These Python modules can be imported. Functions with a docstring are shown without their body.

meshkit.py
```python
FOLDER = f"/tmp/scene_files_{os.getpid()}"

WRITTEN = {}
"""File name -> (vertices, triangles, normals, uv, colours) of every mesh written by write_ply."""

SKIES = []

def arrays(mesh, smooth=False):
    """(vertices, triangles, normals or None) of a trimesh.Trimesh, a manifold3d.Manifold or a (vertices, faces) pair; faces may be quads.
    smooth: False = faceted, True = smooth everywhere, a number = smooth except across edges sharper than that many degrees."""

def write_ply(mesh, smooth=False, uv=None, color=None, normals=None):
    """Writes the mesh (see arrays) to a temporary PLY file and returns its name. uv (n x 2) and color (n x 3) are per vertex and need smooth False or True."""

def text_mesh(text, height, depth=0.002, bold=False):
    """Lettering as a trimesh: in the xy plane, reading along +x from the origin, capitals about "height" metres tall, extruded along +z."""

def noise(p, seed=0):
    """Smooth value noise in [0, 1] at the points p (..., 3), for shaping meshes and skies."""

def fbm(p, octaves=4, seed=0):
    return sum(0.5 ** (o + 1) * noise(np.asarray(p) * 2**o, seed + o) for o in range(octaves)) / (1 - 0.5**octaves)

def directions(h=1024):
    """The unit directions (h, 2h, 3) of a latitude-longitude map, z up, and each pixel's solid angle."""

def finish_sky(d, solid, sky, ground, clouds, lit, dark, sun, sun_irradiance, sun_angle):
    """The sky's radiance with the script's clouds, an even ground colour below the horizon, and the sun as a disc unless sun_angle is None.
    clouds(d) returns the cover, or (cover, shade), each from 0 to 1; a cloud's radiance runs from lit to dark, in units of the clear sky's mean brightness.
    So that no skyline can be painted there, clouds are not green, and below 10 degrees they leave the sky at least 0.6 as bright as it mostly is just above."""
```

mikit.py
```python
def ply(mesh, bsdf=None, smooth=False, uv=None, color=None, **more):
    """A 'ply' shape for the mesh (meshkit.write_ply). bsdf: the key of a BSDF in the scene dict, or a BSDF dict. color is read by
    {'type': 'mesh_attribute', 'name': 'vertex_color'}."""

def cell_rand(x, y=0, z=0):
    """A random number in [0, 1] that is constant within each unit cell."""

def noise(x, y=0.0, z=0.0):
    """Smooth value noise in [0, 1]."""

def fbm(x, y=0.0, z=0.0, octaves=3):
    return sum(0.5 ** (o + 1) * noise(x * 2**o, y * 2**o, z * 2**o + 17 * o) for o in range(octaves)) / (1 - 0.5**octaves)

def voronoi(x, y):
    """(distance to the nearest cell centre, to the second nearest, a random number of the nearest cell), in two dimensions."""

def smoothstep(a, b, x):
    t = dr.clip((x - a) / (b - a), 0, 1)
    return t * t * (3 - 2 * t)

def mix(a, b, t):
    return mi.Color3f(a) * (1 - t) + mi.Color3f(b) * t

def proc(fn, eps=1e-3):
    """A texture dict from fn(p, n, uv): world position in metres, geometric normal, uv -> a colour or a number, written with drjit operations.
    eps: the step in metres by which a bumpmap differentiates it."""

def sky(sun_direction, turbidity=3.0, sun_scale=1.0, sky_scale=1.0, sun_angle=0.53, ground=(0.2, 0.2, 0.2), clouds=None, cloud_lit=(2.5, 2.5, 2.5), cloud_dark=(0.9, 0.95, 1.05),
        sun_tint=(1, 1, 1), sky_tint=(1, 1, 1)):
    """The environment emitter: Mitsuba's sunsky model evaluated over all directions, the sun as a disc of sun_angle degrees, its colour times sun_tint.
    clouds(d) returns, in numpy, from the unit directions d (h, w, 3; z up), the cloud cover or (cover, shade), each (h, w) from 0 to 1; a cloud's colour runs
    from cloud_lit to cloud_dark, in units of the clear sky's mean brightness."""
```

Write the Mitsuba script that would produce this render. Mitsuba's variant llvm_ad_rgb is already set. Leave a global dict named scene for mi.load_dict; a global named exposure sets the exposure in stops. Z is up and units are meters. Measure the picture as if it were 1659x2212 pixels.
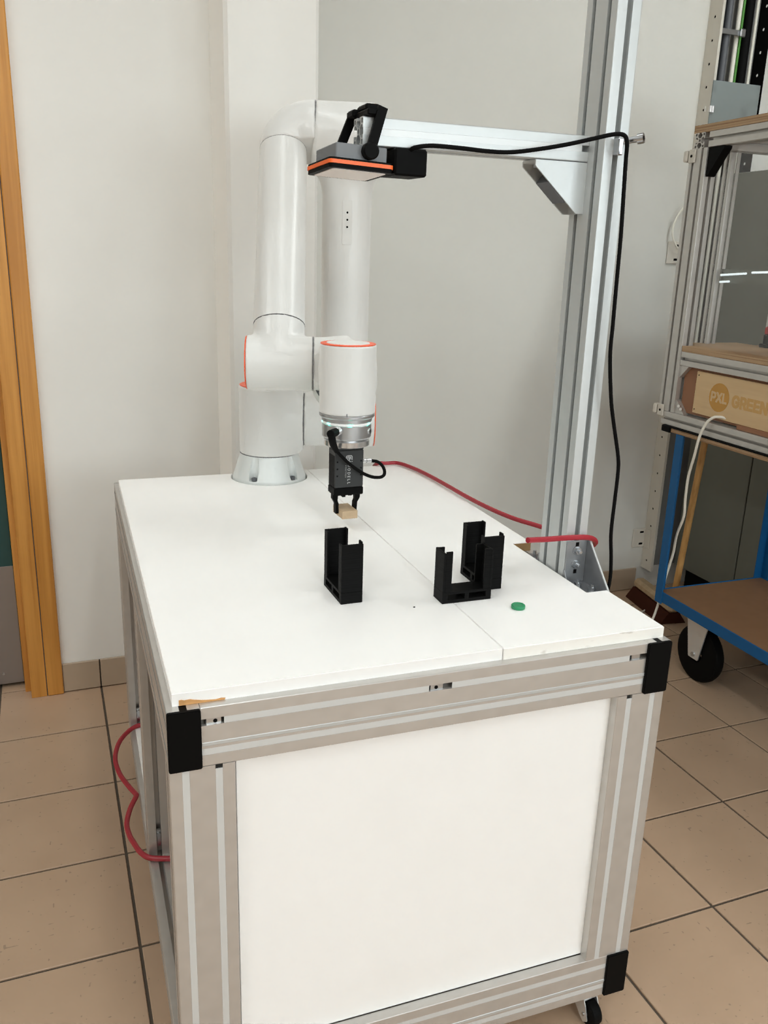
import math
import numpy as np
import trimesh
import mitsuba as mi
import manifold3d as m3
import drjit as dr
from shapely.geometry import Polygon, Point, box as sbox
from shapely.ops import unary_union
import mikit, meshkit
from mikit import proc, noise, fbm, smoothstep, mix

T = mi.ScalarTransform4f
scene, labels = {}, {}

# ---------------------------------------------------------------- camera, exposure
CAM = np.array([-0.086852, -1.029757, 1.364499])
FWD = np.array([0.333782, 0.897495, -0.288258])
UPV = np.array([0.070491, 0.281175, 0.957064])
scene['camera'] = {'type': 'perspective', 'fov_axis': 'x', 'fov': 2 * math.degrees(math.atan(1659 / 2 / 1849.05)),
                   'near_clip': 0.05, 'far_clip': 50.0,
                   'to_world': T().look_at(origin=CAM.tolist(), target=(CAM + FWD).tolist(), up=UPV.tolist())}
exposure = 0.31
# ceiling lamps (u, v of the centre, size along u, size along v, strength)
LAMP_Z = 2.98
LAMPS = [(cu, cv, 0.16, 1.3, st) for cu, sts in ((-1.60, (0.85, 1.45, 1.2)), (0.30, (0.26, 0.50, 1.1)), (2.19, (1.05, 0.18, 0.12)))
         for cv, st in zip((0.25, -1.55, -3.35), sts)]
# daylight in the windows of the wall behind the camera
WINDOWS = [(0.25, 1.95), (2.15, 3.85)]
WIN_Z, WIN_RGB = (0.95, 2.55), (4.9, 5.4, 5.6)
LAMP_RGB = (25.0, 26.1, 25.8)

# ---------------------------------------------------------------- dictionary helpers
def _num(name):
    used = set(scene) | set(labels)
    if name not in used and not any(k.startswith(name + '__') for k in used):
        return name
    i = 1
    while True:
        k = '%s_%03d' % (name, i)
        if k not in used and not any(q.startswith(k + '__') for q in used):
            return k
        i += 1

def thing(name, label, cat, group=None):
    key = _num(name)
    labels[key] = {'label': label, 'category': cat}
    if group:
        labels[key]['group'] = group
    return key

def obj(name, mesh, mat, parent=None, smooth=30, to_world=None, label=None, **kw):
    key = _num(name if parent is None else parent + '__' + name)
    d = mikit.ply(mesh, mat, smooth=smooth, **kw) if not isinstance(mesh, dict) else dict(mesh)
    if to_world is not None:
        d['to_world'] = to_world
    scene[key] = d
    if label:
        labels[key] = {'label': label}
    return key

def solo(name, mesh, mat, label, cat, group=None, **kw):
    key = obj(name, mesh, mat, **kw)
    labels[key] = {'label': label, 'category': cat}
    if group:
        labels[key]['group'] = group
    return key

def struct(name, mesh, mat, parent=None, **kw):
    key = obj(name, mesh, mat, parent, **kw)
    if parent is None:
        labels[key] = {'kind': 'structure', 'label': kw.get('label') or name.replace('_', ' ')}
    return key

# ---------------------------------------------------------------- mesh helpers
def cat(*ms):
    ms = [m for m in ms if m is not None]
    return trimesh.util.concatenate(ms)

def from_man(M):
    m = M.to_mesh()
    return trimesh.Trimesh(m.vert_properties[:, :3], m.tri_verts, process=False)

def to_man(tm):
    tm = tm.copy(); tm.merge_vertices()
    return m3.Manifold(m3.Mesh(np.asarray(tm.vertices, np.float32), np.asarray(tm.faces, np.uint32)))

def bx(lo, hi, c=0.0):
    """box between two corners, its edges chamfered by c"""
    lo, hi = np.array(lo, float), np.array(hi, float)
    lo, hi = np.minimum(lo, hi), np.maximum(lo, hi)
    if c <= 0:
        return trimesh.creation.box(extents=hi - lo, transform=trimesh.transformations.translation_matrix((lo + hi) / 2))
    c = min(c, 0.45 * (hi - lo).min())
    P = []
    for s in np.ndindex(2, 2, 2):
        q = np.where(np.array(s) == 0, lo, hi)
        sg = np.where(np.array(s) == 0, 1, -1)
        for k in range(3):
            r = q + sg * c
            r[k] = q[k]
            P.append(r)
    return trimesh.convex.convex_hull(np.array(P))

def frame_m(o, x, y, z):
    M = np.eye(4)
    M[:3, 0], M[:3, 1], M[:3, 2], M[:3, 3] = x, y, z, o
    return M

def basis(z, up=(0, 0, 1)):
    z = np.array(z, float) / np.linalg.norm(z)
    up = np.array(up, float)
    if abs(z @ up / np.linalg.norm(up)) > 0.98:
        up = np.array([1.0, 0, 0])
    x = np.cross(up, z); x /= np.linalg.norm(x)
    return x, np.cross(z, x), z

def cyl(p0, p1, r, n=40, r2=None, c=0.0):
    """cylinder or cone from p0 to p1 with chamfer c"""
    p0, p1 = np.array(p0, float), np.array(p1, float)
    L = np.linalg.norm(p1 - p0)
    r2 = r if r2 is None else r2
    prof = [(0, 0), (r - c, 0), (r, c), (r2, L - c), (r2 - c, L), (0, L)] if c > 0 else [(0, 0), (r, 0), (r2, L), (0, L)]
    m = trimesh.creation.revolve(np.array(prof), sections=n)
    x, y, z = basis(p1 - p0)
    m.apply_transform(frame_m(p0, x, y, z))
    return m

def lathe(prof, p0, axis, n=64):
    m = trimesh.creation.revolve(np.array(prof, float), sections=n)
    x, y, z = basis(axis)
    m.apply_transform(frame_m(np.array(p0, float), x, y, z))
    return m

def ext(poly, L, M=None):
    polys = getattr(poly, 'geoms', [poly])
    m = cat(*[trimesh.creation.extrude_polygon(g, L, engine='earcut') for g in polys])
    if M is not None:
        m.apply_transform(M)
    return m

def spline(pts, n=12):
    P = np.array(pts, float)
    Q = np.vstack([2 * P[0] - P[1], P, 2 * P[-1] - P[-2]])
    out = []
    for i in range(1, len(Q) - 2):
        for k in range(n):
            t = k / n
            a, b, c, d = Q[i - 1], Q[i], Q[i + 1], Q[i + 2]
            out.append(0.5 * (2 * b + (c - a) * t + (2 * a - 5 * b + 4 * c - d) * t * t + (3 * b - a - 3 * c + d) * t ** 3))
    out.append(P[-1])
    return np.array(out)

def tube(pts, r, n=14, smooth=8):
    """round tube along a smooth path; r a number or one per path point"""
    P = spline(pts, smooth) if smooth else np.array(pts, float)
    R = np.full(len(P), r) if np.isscalar(r) else np.interp(np.linspace(0, 1, len(P)), np.linspace(0, 1, len(r)), r)
    Tn = np.gradient(P, axis=0); Tn /= np.linalg.norm(Tn, axis=1, keepdims=True)
    x, y, _ = basis(Tn[0])
    V = []
    a = np.arange(n) * 2 * math.pi / n
    for i in range(len(P)):
        x = x - Tn[i] * (x @ Tn[i]); x /= np.linalg.norm(x)
        y = np.cross(Tn[i], x)
        V.append(P[i] + R[i] * (np.cos(a)[:, None] * x + np.sin(a)[:, None] * y))
    V = np.vstack(V + [P[:1], P[-1:]])
    F = []
    for i in range(len(P) - 1):
        for k in range(n):
            a0, a1, b0, b1 = i * n + k, i * n + (k + 1) % n, (i + 1) * n + k, (i + 1) * n + (k + 1) % n
            F += [(a0, a1, b1), (a0, b1, b0)]
    e0, e1 = len(P) * n, len(P) * n + 1
    for k in range(n):
        F += [(e0, (k + 1) % n, k), (e1, (len(P) - 1) * n + k, (len(P) - 1) * n + (k + 1) % n)]
    return trimesh.Trimesh(V, F, process=False)

def rrect(w, h, r, n=5):
    return sbox(-w / 2 + r, -h / 2 + r, w / 2 - r, h / 2 - r).buffer(r, quad_segs=n)

def rotz(m, ang, at=(0, 0, 0)):
    m.apply_transform(trimesh.transformations.rotation_matrix(ang, [0, 0, 1], at))
    return m

def surface_net(fn, lo, hi, h):
    """mesh of the zero set of a distance function, by naive surface nets, with vertices pulled onto the surface"""
    lo, hi = np.array(lo, float), np.array(hi, float)
    n = np.ceil((hi - lo) / h).astype(int) + 1
    ax = [lo[k] + h * np.arange(n[k]) for k in range(3)]
    G = np.stack(np.meshgrid(*ax, indexing='ij'), -1)
    v = fn(G.reshape(-1, 3)).reshape(n)
    s = v < 0
    c = [s[i:n[0] - 1 + i, j:n[1] - 1 + j, k:n[2] - 1 + k] for i, j, k in np.ndindex(2, 2, 2)]
    cnt = sum(x.astype(int) for x in c)
    act = (cnt > 0) & (cnt < 8)
    idx = -np.ones(act.shape, int)
    cells = np.argwhere(act)
    idx[act] = np.arange(len(cells))
    acc, w = np.zeros((len(cells), 3)), np.zeros(len(cells))
    I, J, K = cells.T
    for ax_ in range(3):
        for o in np.ndindex(2, 2):
            d0 = np.zeros(3, int); oth = [k for k in range(3) if k != ax_]
            d0[oth[0]], d0[oth[1]] = o
            d1 = d0.copy(); d1[ax_] = 1
            a = v[I + d0[0], J + d0[1], K + d0[2]]; b = v[I + d1[0], J + d1[1], K + d1[2]]
            cr = (a < 0) != (b < 0)
            t = np.where(cr, a / np.where(cr, a - b, 1), 0)
            acc[cr] += (d0 + t[:, None] * (d1 - d0))[cr]; w[cr] += 1
    V = lo + h * (cells + acc / w[:, None])
    F = []
    for ax_ in range(3):
        o1, o2 = [(1, 2), (2, 0), (0, 1)][ax_]
        sl0 = [slice(1, n[k] - 1) for k in range(3)]; sl0[ax_] = slice(0, n[ax_] - 1)
        sl1 = list(sl0); sl1[ax_] = slice(1, n[ax_])
        a, b = s[tuple(sl0)], s[tuple(sl1)]
        for flip, mk in ((False, a & ~b), (True, ~a & b)):
            e = np.argwhere(mk) + np.array([0 if k == ax_ else 1 for k in range(3)])
            if len(e) == 0:
                continue
            q = []
            for d1, d2 in ((-1, -1), (0, -1), (0, 0), (-1, 0)):
                p = e.copy(); p[:, o1] += d1; p[:, o2] += d2
                q.append(idx[p[:, 0], p[:, 1], p[:, 2]])
            q = np.stack(q, 1)
            if flip:
                q = q[:, ::-1]
            F += [q[:, [0, 1, 2]], q[:, [0, 2, 3]]]
    e = 1e-4
    for _ in range(2):
        g = np.stack([fn(V + e * np.eye(3)[k]) - fn(V - e * np.eye(3)[k]) for k in range(3)], -1) / (2 * e)
        d = fn(V)
        V = V - np.clip(d, -h, h)[:, None] * g / np.maximum((g * g).sum(1), 0.2)[:, None]
    return trimesh.Trimesh(V, np.vstack(F), process=False)

def smin(a, b, k):
    hh = np.maximum(k - np.abs(a - b), 0) / k
    return np.minimum(a, b) - hh * hh * k / 4

def sd_cyl(P, p0, p1, r, rd=0.0):
    p0, p1 = np.array(p0, float), np.array(p1, float)
    L = np.linalg.norm(p1 - p0); u = (p1 - p0) / L
    t = (P - p0) @ u
    q = np.linalg.norm(P - p0 - t[:, None] * u, axis=1)
    dx, dy = q - r + rd, np.abs(t - L / 2) - L / 2 + rd
    return np.minimum(np.maximum(dx, dy), 0) + np.hypot(np.maximum(dx, 0), np.maximum(dy, 0)) - rd

# ---------------------------------------------------------------- materials
def pr(key, rgb, rough=0.5, metallic=0.0, spec=0.5, two=True, **kw):
    c = rgb if isinstance(rgb, dict) else {'type': 'rgb', 'value': list(rgb)}
    b = {'type': 'principled', 'base_color': c, 'roughness': rough, 'metallic': metallic, 'specular': spec, **kw}
    scene[key] = {'type': 'twosided', 'bsdf': b} if two else b
    return key

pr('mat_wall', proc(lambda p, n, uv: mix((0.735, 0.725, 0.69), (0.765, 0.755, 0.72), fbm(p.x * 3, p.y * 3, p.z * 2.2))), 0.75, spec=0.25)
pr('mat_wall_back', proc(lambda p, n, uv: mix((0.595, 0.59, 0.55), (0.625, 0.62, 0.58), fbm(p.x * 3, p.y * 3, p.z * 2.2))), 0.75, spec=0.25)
pr('mat_ceiling', (0.60, 0.60, 0.59), 0.9, spec=0.2)
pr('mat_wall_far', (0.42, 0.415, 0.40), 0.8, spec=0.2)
pr('mat_alu', proc(lambda p, n, uv: mix((0.505, 0.487, 0.460), (0.540, 0.522, 0.495), noise(p.x * 60, p.y * 60, p.z * 60))), 0.33, metallic=0.6)
pr('mat_alu_cover', (0.60, 0.62, 0.62), 0.42, metallic=0.35)
pr('mat_alu_bright', (0.54, 0.565, 0.565), 0.45, metallic=0.55)
pr('mat_groove', (0.10, 0.10, 0.10), 0.5, metallic=0.4)
pr('mat_zinc', (0.50, 0.52, 0.54), 0.24, metallic=1.0)
pr('mat_steel_plate', proc(lambda p, n, uv: mix((0.26, 0.27, 0.28), (0.36, 0.37, 0.385), fbm(p.x * 25, p.y * 25, p.z * 25))), 0.4, metallic=0.8)
pr('mat_polished', (0.78, 0.78, 0.78), 0.2, metallic=0.9)
pr('mat_satin', (0.50, 0.51, 0.52), 0.32, metallic=0.85)
pr('mat_board', proc(lambda p, n, uv: mix((0.83, 0.825, 0.81), (0.80, 0.79, 0.77), smoothstep(0.45, 0.9, fbm(p.x * 9, p.y * 9, p.z * 9)) * 0.5)), 0.38, spec=0.4)
pr('mat_edge', proc(lambda p, n, uv: mix((0.80, 0.785, 0.74), (0.52, 0.49, 0.44), smoothstep(0.60, 0.78, fbm(p.x * 35, p.y * 35, p.z * 60, 4)))), 0.5)
pr('mat_chip', proc(lambda p, n, uv: mix((0.45, 0.22, 0.075), (0.60, 0.33, 0.13), fbm(p.x * 90, p.y * 90, p.z * 200))), 0.8)
pr('mat_black', (0.003, 0.003, 0.003), 0.5, spec=0.06)
pr('mat_black_print', proc(lambda p, n, uv: mix((0.0035, 0.0035, 0.0035), (0.0065, 0.0065, 0.0065), noise(p.z * 1500))), 0.5, spec=0.06)
pr('mat_rubber', (0.004, 0.004, 0.004), 0.6, spec=0.06)
pr('mat_robot', (0.665, 0.665, 0.645), 0.30, spec=0.5)
pr('mat_robot_base', (0.68, 0.71, 0.70), 0.36, metallic=0.15)
pr('mat_seam', (0.16, 0.16, 0.17), 0.6)
pr('mat_orange', (0.78, 0.10, 0.035), 0.3)
pr('mat_orange_rim', (0.80, 0.13, 0.02), 0.4)
pr('mat_dark_gray', (0.085, 0.09, 0.10), 0.5)
pr('mat_gripper', (0.034, 0.035, 0.035), 0.45, metallic=0.2, spec=0.3)
pr('mat_print_gray', (0.42, 0.42, 0.42), 0.5)
pr('mat_diffuser', (0.85, 0.85, 0.84), 0.3)
pr('mat_lamp_gray', (0.155, 0.165, 0.175), 0.45)
pr('mat_lens', (0.75, 0.72, 0.70), 0.35)
pr('mat_red_hose', (0.33, 0.020, 0.032), 0.42)
pr('mat_green', (0.015, 0.22, 0.09), 0.35)
pr('mat_block', proc(lambda p, n, uv: mix((0.42, 0.30, 0.185), (0.50, 0.37, 0.235), fbm(p.x * 150, p.y * 25, p.z * 150))), 0.6)
pr('mat_blue', (0.004, 0.085, 0.235), 0.45, spec=0.3)
pr('mat_deck', proc(lambda p, n, uv: mix((0.20, 0.105, 0.052), (0.235, 0.125, 0.064), fbm(p.x * 40, p.y * 40, p.z * 40))), 0.6)
pr('mat_plywood', proc(lambda p, n, uv: mix((0.54, 0.37, 0.20), (0.61, 0.44, 0.25), fbm(p.x * 12, p.y * 6, p.z * 70))), 0.6)
pr('mat_plyedge', proc(lambda p, n, uv: mix((0.38, 0.255, 0.15), (0.26, 0.155, 0.08), smoothstep(0.35, 0.65, noise(p.z * 450, p.y * 4)))), 0.7)
pr('mat_hardboard', (0.25, 0.115, 0.06), 0.6)
pr('mat_burn', (0.47, 0.245, 0.055), 0.6)
pr('mat_burn_soft', (0.52, 0.31, 0.11), 0.6)
pr('mat_cabinet', (0.135, 0.14, 0.115), 0.5)
pr('mat_tray', (0.56, 0.53, 0.47), 0.6)
pr('mat_tray_in', (0.20, 0.20, 0.19), 0.6)
pr('mat_white_cable', (0.72, 0.70, 0.62), 0.5)
pr('mat_green_cable', (0.05, 0.20, 0.02), 0.5)
pr('mat_gray_plate', proc(lambda p, n, uv: mix((0.20, 0.235, 0.235), (0.10, 0.11, 0.115), smoothstep(0.42, 0.75, fbm(p.x * 16, p.z * 16, p.y * 16)))), 0.45, metallic=0.4)
def wood(a, b, sx, sy, sz):
    return proc(lambda p, n, uv: mix(a, b, smoothstep(0.2, 0.8, fbm(p.x * sx + 0.4 * noise(p.z * 3), p.y * sy, p.z * sz, 4))))
pr('mat_frame_wood', wood((0.43, 0.175, 0.026), (0.57, 0.265, 0.055), 90, 90, 2.2), 0.42)
pr('mat_handle', wood((0.34, 0.17, 0.05), (0.52, 0.29, 0.10), 60, 60, 9), 0.5)
pr('mat_pale_wood', wood((0.34, 0.245, 0.14), (0.42, 0.31, 0.19), 50, 50, 50), 0.6)
pr('mat_bristle', (0.045, 0.013, 0.007), 0.9, spec=0.1)
pr('mat_door', (0.010, 0.055, 0.052), 0.4)
pr('mat_kick', (0.28, 0.255, 0.24), 0.35, metallic=0.7)
TILE_A, TILE_B = (0.40, 0.275, 0.185), (0.45, 0.315, 0.215)
def tile_col(p, n, uv):
    c = mix(TILE_A, TILE_B, fbm(p.x * 7, p.y * 7, 0.0, 3))
    sp = smoothstep(0.93, 0.96, noise(p.x * 120, p.y * 120, 3.0))
    return mix(c, (0.17, 0.12, 0.085), sp * 0.45)
pr('mat_tile', proc(tile_col), 0.38, spec=0.4)
pr('mat_grout', (0.075, 0.058, 0.042), 0.9)
pr('mat_skirt', proc(lambda p, n, uv: mix((0.37, 0.285, 0.205), (0.42, 0.33, 0.245), fbm(p.x * 9, p.y * 9, p.z * 9))), 0.42)
pr('mat_caster_fork', (0.70, 0.72, 0.73), 0.3, metallic=0.7)
scene['mat_glass'] = {'type': 'thindielectric', 'int_ior': 1.5}

# ---------------------------------------------------------------- the room (its axes are turned a little against the bench)
TH = 0.024469
CT, ST = math.cos(TH), math.sin(TH)
RM = np.eye(4); RM[:2, :2] = [[CT, -ST], [ST, CT]]
def room(m):
    m = m.copy(); m.apply_transform(RM); return m
def uv_of(x, y):
    return x * CT + y * ST, -x * ST + y * CT
U0, U1, V0, VL, VR, ZC = -3.2, 4.3, -4.4, 1.608, 1.812, 3.02
CASE_R = -0.136                               # right edge of the door casing
PU0, PU1, PV = 0.379, 0.634, 1.405          # pilaster

OU, OV = uv_of(-0.0338155, 0.4547992)
TS, GAP = 0.30, 0.0062
IA, IB, JA, JB = -5, 9, -5, 4
def far_tiles(p, n, uv):
    u = (p.x * CT + p.y * ST - OU) / TS
    v = (-p.x * ST + p.y * CT - OV) / TS
    g = 0.5 * GAP / TS
    fu, fv = u - dr.floor(u), v - dr.floor(v)
    line = (fu < g) | (fu > 1 - g) | (fv < g) | (fv > 1 - g)
    return dr.select(line, mi.Color3f(0.075, 0.058, 0.042), tile_col(p, n, uv))
pr('mat_floor_far', proc(far_tiles), 0.4, spec=0.4)
ru0, ru1 = OU + TS * IA, OU + TS * IB
rv0 = OV + TS * JA
bed = bx((ru0, rv0, -0.05), (ru1, VR, -0.0035))
far = cat(bx((U0, V0, -0.05), (ru0, VR, 0)), bx((ru1, V0, -0.05), (U1, VR, 0)), bx((ru0, V0, -0.05), (ru1, rv0, 0)))
struct('floor', room(far), 'mat_floor_far', smooth=False)
obj('grout_bed', room(bed), 'mat_grout', 'floor', smooth=False)
def tile_mesh(a, b, c=0.0012):
    lo, hi = np.array([a[0], a[1], -0.009]), np.array([b[0], b[1], 0.0])
    P = [(x, y, -0.009) for x in (lo[0], hi[0]) for y in (lo[1], hi[1])]
    P += [(x, y, -c) for x in (lo[0], hi[0]) for y in (lo[1], hi[1])]
    P += [(x, y, 0) for x in (lo[0] + c, hi[0] - c) for y in (lo[1] + c, hi[1] - c)]
    return trimesh.convex.convex_hull(np.array(P))
whole = mikit.ply(tile_mesh((0, 0), (TS - GAP, TS - GAP)), 'mat_tile', smooth=False)
for i in range(IA, IB):
    for j in range(JA, JB + 1):
        u, v = OU + TS * i + GAP / 2, OV + TS * j + GAP / 2
        vmax = (1.72 if u + 0.15 < CASE_R + 0.05 else VL) if u + 0.15 < PU1 else VR
        if v >= vmax - 0.02:
            continue
        if v + TS - GAP <= vmax:
            obj('tile', whole, None, 'floor', to_world=T(RM.tolist()) @ T().translate([u, v, 0]))
        else:
            obj('tile', room(tile_mesh((u, v), (u + TS - GAP, vmax))), 'mat_tile', 'floor', smooth=False)
struct('ceiling', room(bx((U0, V0, ZC), (U1, VR + 0.3, ZC + 0.1))), 'mat_ceiling', smooth=False)
DOOR_L = -1.25
left = cat(bx((CASE_R - 0.09, VL, 0), (PU0 + 0.05, VL + 0.3, ZC)), bx((DOOR_L, VL, 2.12), (CASE_R - 0.09, VL + 0.3, ZC)), bx((U0, VL, 0), (DOOR_L, VL + 0.3, ZC)))
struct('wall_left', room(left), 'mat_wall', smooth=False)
pc = 0.010
pil = ext(Polygon([(PU0, VL + 0.02), (PU0, PV + pc), (PU0 + pc, PV), (PU1 - pc, PV), (PU1, PV + pc), (PU1, VR + 0.1), (PU0, VR + 0.1)]), ZC)
struct('wall_pilaster', room(pil), 'mat_wall', smooth=False)
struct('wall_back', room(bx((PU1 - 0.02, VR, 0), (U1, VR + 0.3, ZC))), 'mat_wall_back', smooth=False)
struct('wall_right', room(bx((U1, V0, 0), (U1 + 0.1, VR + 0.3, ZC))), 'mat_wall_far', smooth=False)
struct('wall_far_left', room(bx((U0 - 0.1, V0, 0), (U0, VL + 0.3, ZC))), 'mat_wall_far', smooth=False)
wf = sbox(U0 - 0.1, 0, U1 + 0.1, ZC)
for a_, b_ in WINDOWS:
    wf = wf.difference(sbox(a_, WIN_Z[0], b_, WIN_Z[1]))
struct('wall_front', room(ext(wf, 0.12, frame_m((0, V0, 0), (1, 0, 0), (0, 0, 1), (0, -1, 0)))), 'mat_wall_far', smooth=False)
for n_, (a_, b_) in enumerate(WINDOWS):
    o = sbox(a_, WIN_Z[0], b_, WIN_Z[1])
    m_ = (a_ + b_) / 2
    fr_ = o.difference(sbox(a_ + 0.06, WIN_Z[0] + 0.06, m_ - 0.03, WIN_Z[1] - 0.06)).difference(sbox(m_ + 0.03, WIN_Z[0] + 0.06, b_ - 0.06, WIN_Z[1] - 0.06))
    kw = struct('window_%d' % (n_ + 1), room(ext(fr_, 0.05, frame_m((0, V0 - 0.03, 0), (1, 0, 0), (0, 0, 1), (0, -1, 0)))), 'mat_ceiling', smooth=False)
    obj('sill', room(bx((a_ - 0.04, V0 - 0.02, WIN_Z[0] - 0.03), (b_ + 0.04, V0 + 0.12, WIN_Z[0]), 0.004)), 'mat_ceiling', kw, smooth=False)
    for p0_, p1_ in ((a_ + 0.06, m_ - 0.03), (m_ + 0.03, b_ - 0.06)):
        y_ = V0 - 0.055
        q = trimesh.Trimesh([[p0_, y_, WIN_Z[0] + 0.06], [p1_, y_, WIN_Z[0] + 0.06], [p1_, y_, WIN_Z[1] - 0.06], [p0_, y_, WIN_Z[1] - 0.06]], [[0, 2, 1], [0, 3, 2]], process=False)
        d = mikit.ply(room(q), 'mat_diffuser', smooth=False)
        d['emitter'] = {'type': 'area', 'radiance': {'type': 'rgb', 'value': list(WIN_RGB)}}
        scene[_num(kw + '__pane')] = d
# tiled skirting
def skirting(name, u0, u1, v, joint0):
    k = struct(name, room(bx((u0, v - 0.003, 0), (u1, v, 0.096))), 'mat_grout', smooth=False)
    a = joint0 - TS * math.ceil((joint0 - u0) / TS)
    while a < u1:
        lo, hi = max(a + 0.002, u0), min(a + TS - 0.002, u1)
        if hi - lo > 0.01:
            obj('skirting_tile', room(bx((lo, v - 0.010, 0.003), (hi, v - 0.001, 0.098), 0.0015)), 'mat_skirt', k, smooth=False)
        a += TS
skirting('baseboard_left', CASE_R + 0.001, PU0, VL, OU)
skirting('baseboard_pilaster', PU0 + 0.002, PU1 - 0.002, PV, OU)
skirting('baseboard_back', PU1 + 0.001, 2.205, VR, OU)
# door with its wooden frame
dk = struct('door_1', room(bx((DOOR_L + 0.03, 1.690, 0.012), (CASE_R - 0.114, 1.73, 2.09), 0.003)), 'mat_door', smooth=False)
labels[dk]['label'] = 'dark teal door leaf with a steel kick plate'
obj('kick_plate', room(bx((DOOR_L + 0.04, 1.6875, 0.014), (CASE_R - 0.116, 1.6905, 0.41), 0.0008)), 'mat_kick', dk, smooth=False)
for su, sz in ((-0.31, 0.385), (-0.31, 0.05)):
    q = room(trimesh.Trimesh([[su, 1.687, sz]], [[0, 0, 0]], process=False)).vertices[0]
    obj('screw', cyl(q, q + np.array([ST * 0.002, -CT * 0.002, 0]), 0.004, 14), 'mat_zinc', dk)
fk = struct('trim_1', room(bx((CASE_R - 0.047, 1.590, 0), (CASE_R, VL, 2.17), 0.003)), 'mat_frame_wood', smooth=False)
labels[fk]['label'] = 'orange-brown wooden door casing'
obj('casing_board', room(bx((CASE_R - 0.0945, 1.592, 0), (CASE_R - 0.0495, 1.66, 2.17), 0.001)), 'mat_frame_wood', fk, smooth=False)
obj('casing_groove', room(bx((CASE_R - 0.06, 1.600, 0), (CASE_R - 0.04, 1.650, 2.16))), 'mat_seam', fk, smooth=False)
obj('door_stop', room(bx((CASE_R - 0.113, 1.640, 0), (CASE_R - 0.080, 1.76, 2.13), 0.001)), 'mat_frame_wood', fk, smooth=False)
obj('casing_head', room(bx((DOOR_L - 0.05, 1.590, 2.12), (CASE_R - 0.05, VL, 2.17), 0.003)), 'mat_frame_wood', fk, smooth=False)
obj('jamb', room(bx((DOOR_L - 0.05, 1.590, 0), (DOOR_L + 0.03, 1.76, 2.119), 0.003)), 'mat_frame_wood', fk, smooth=False)

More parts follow.
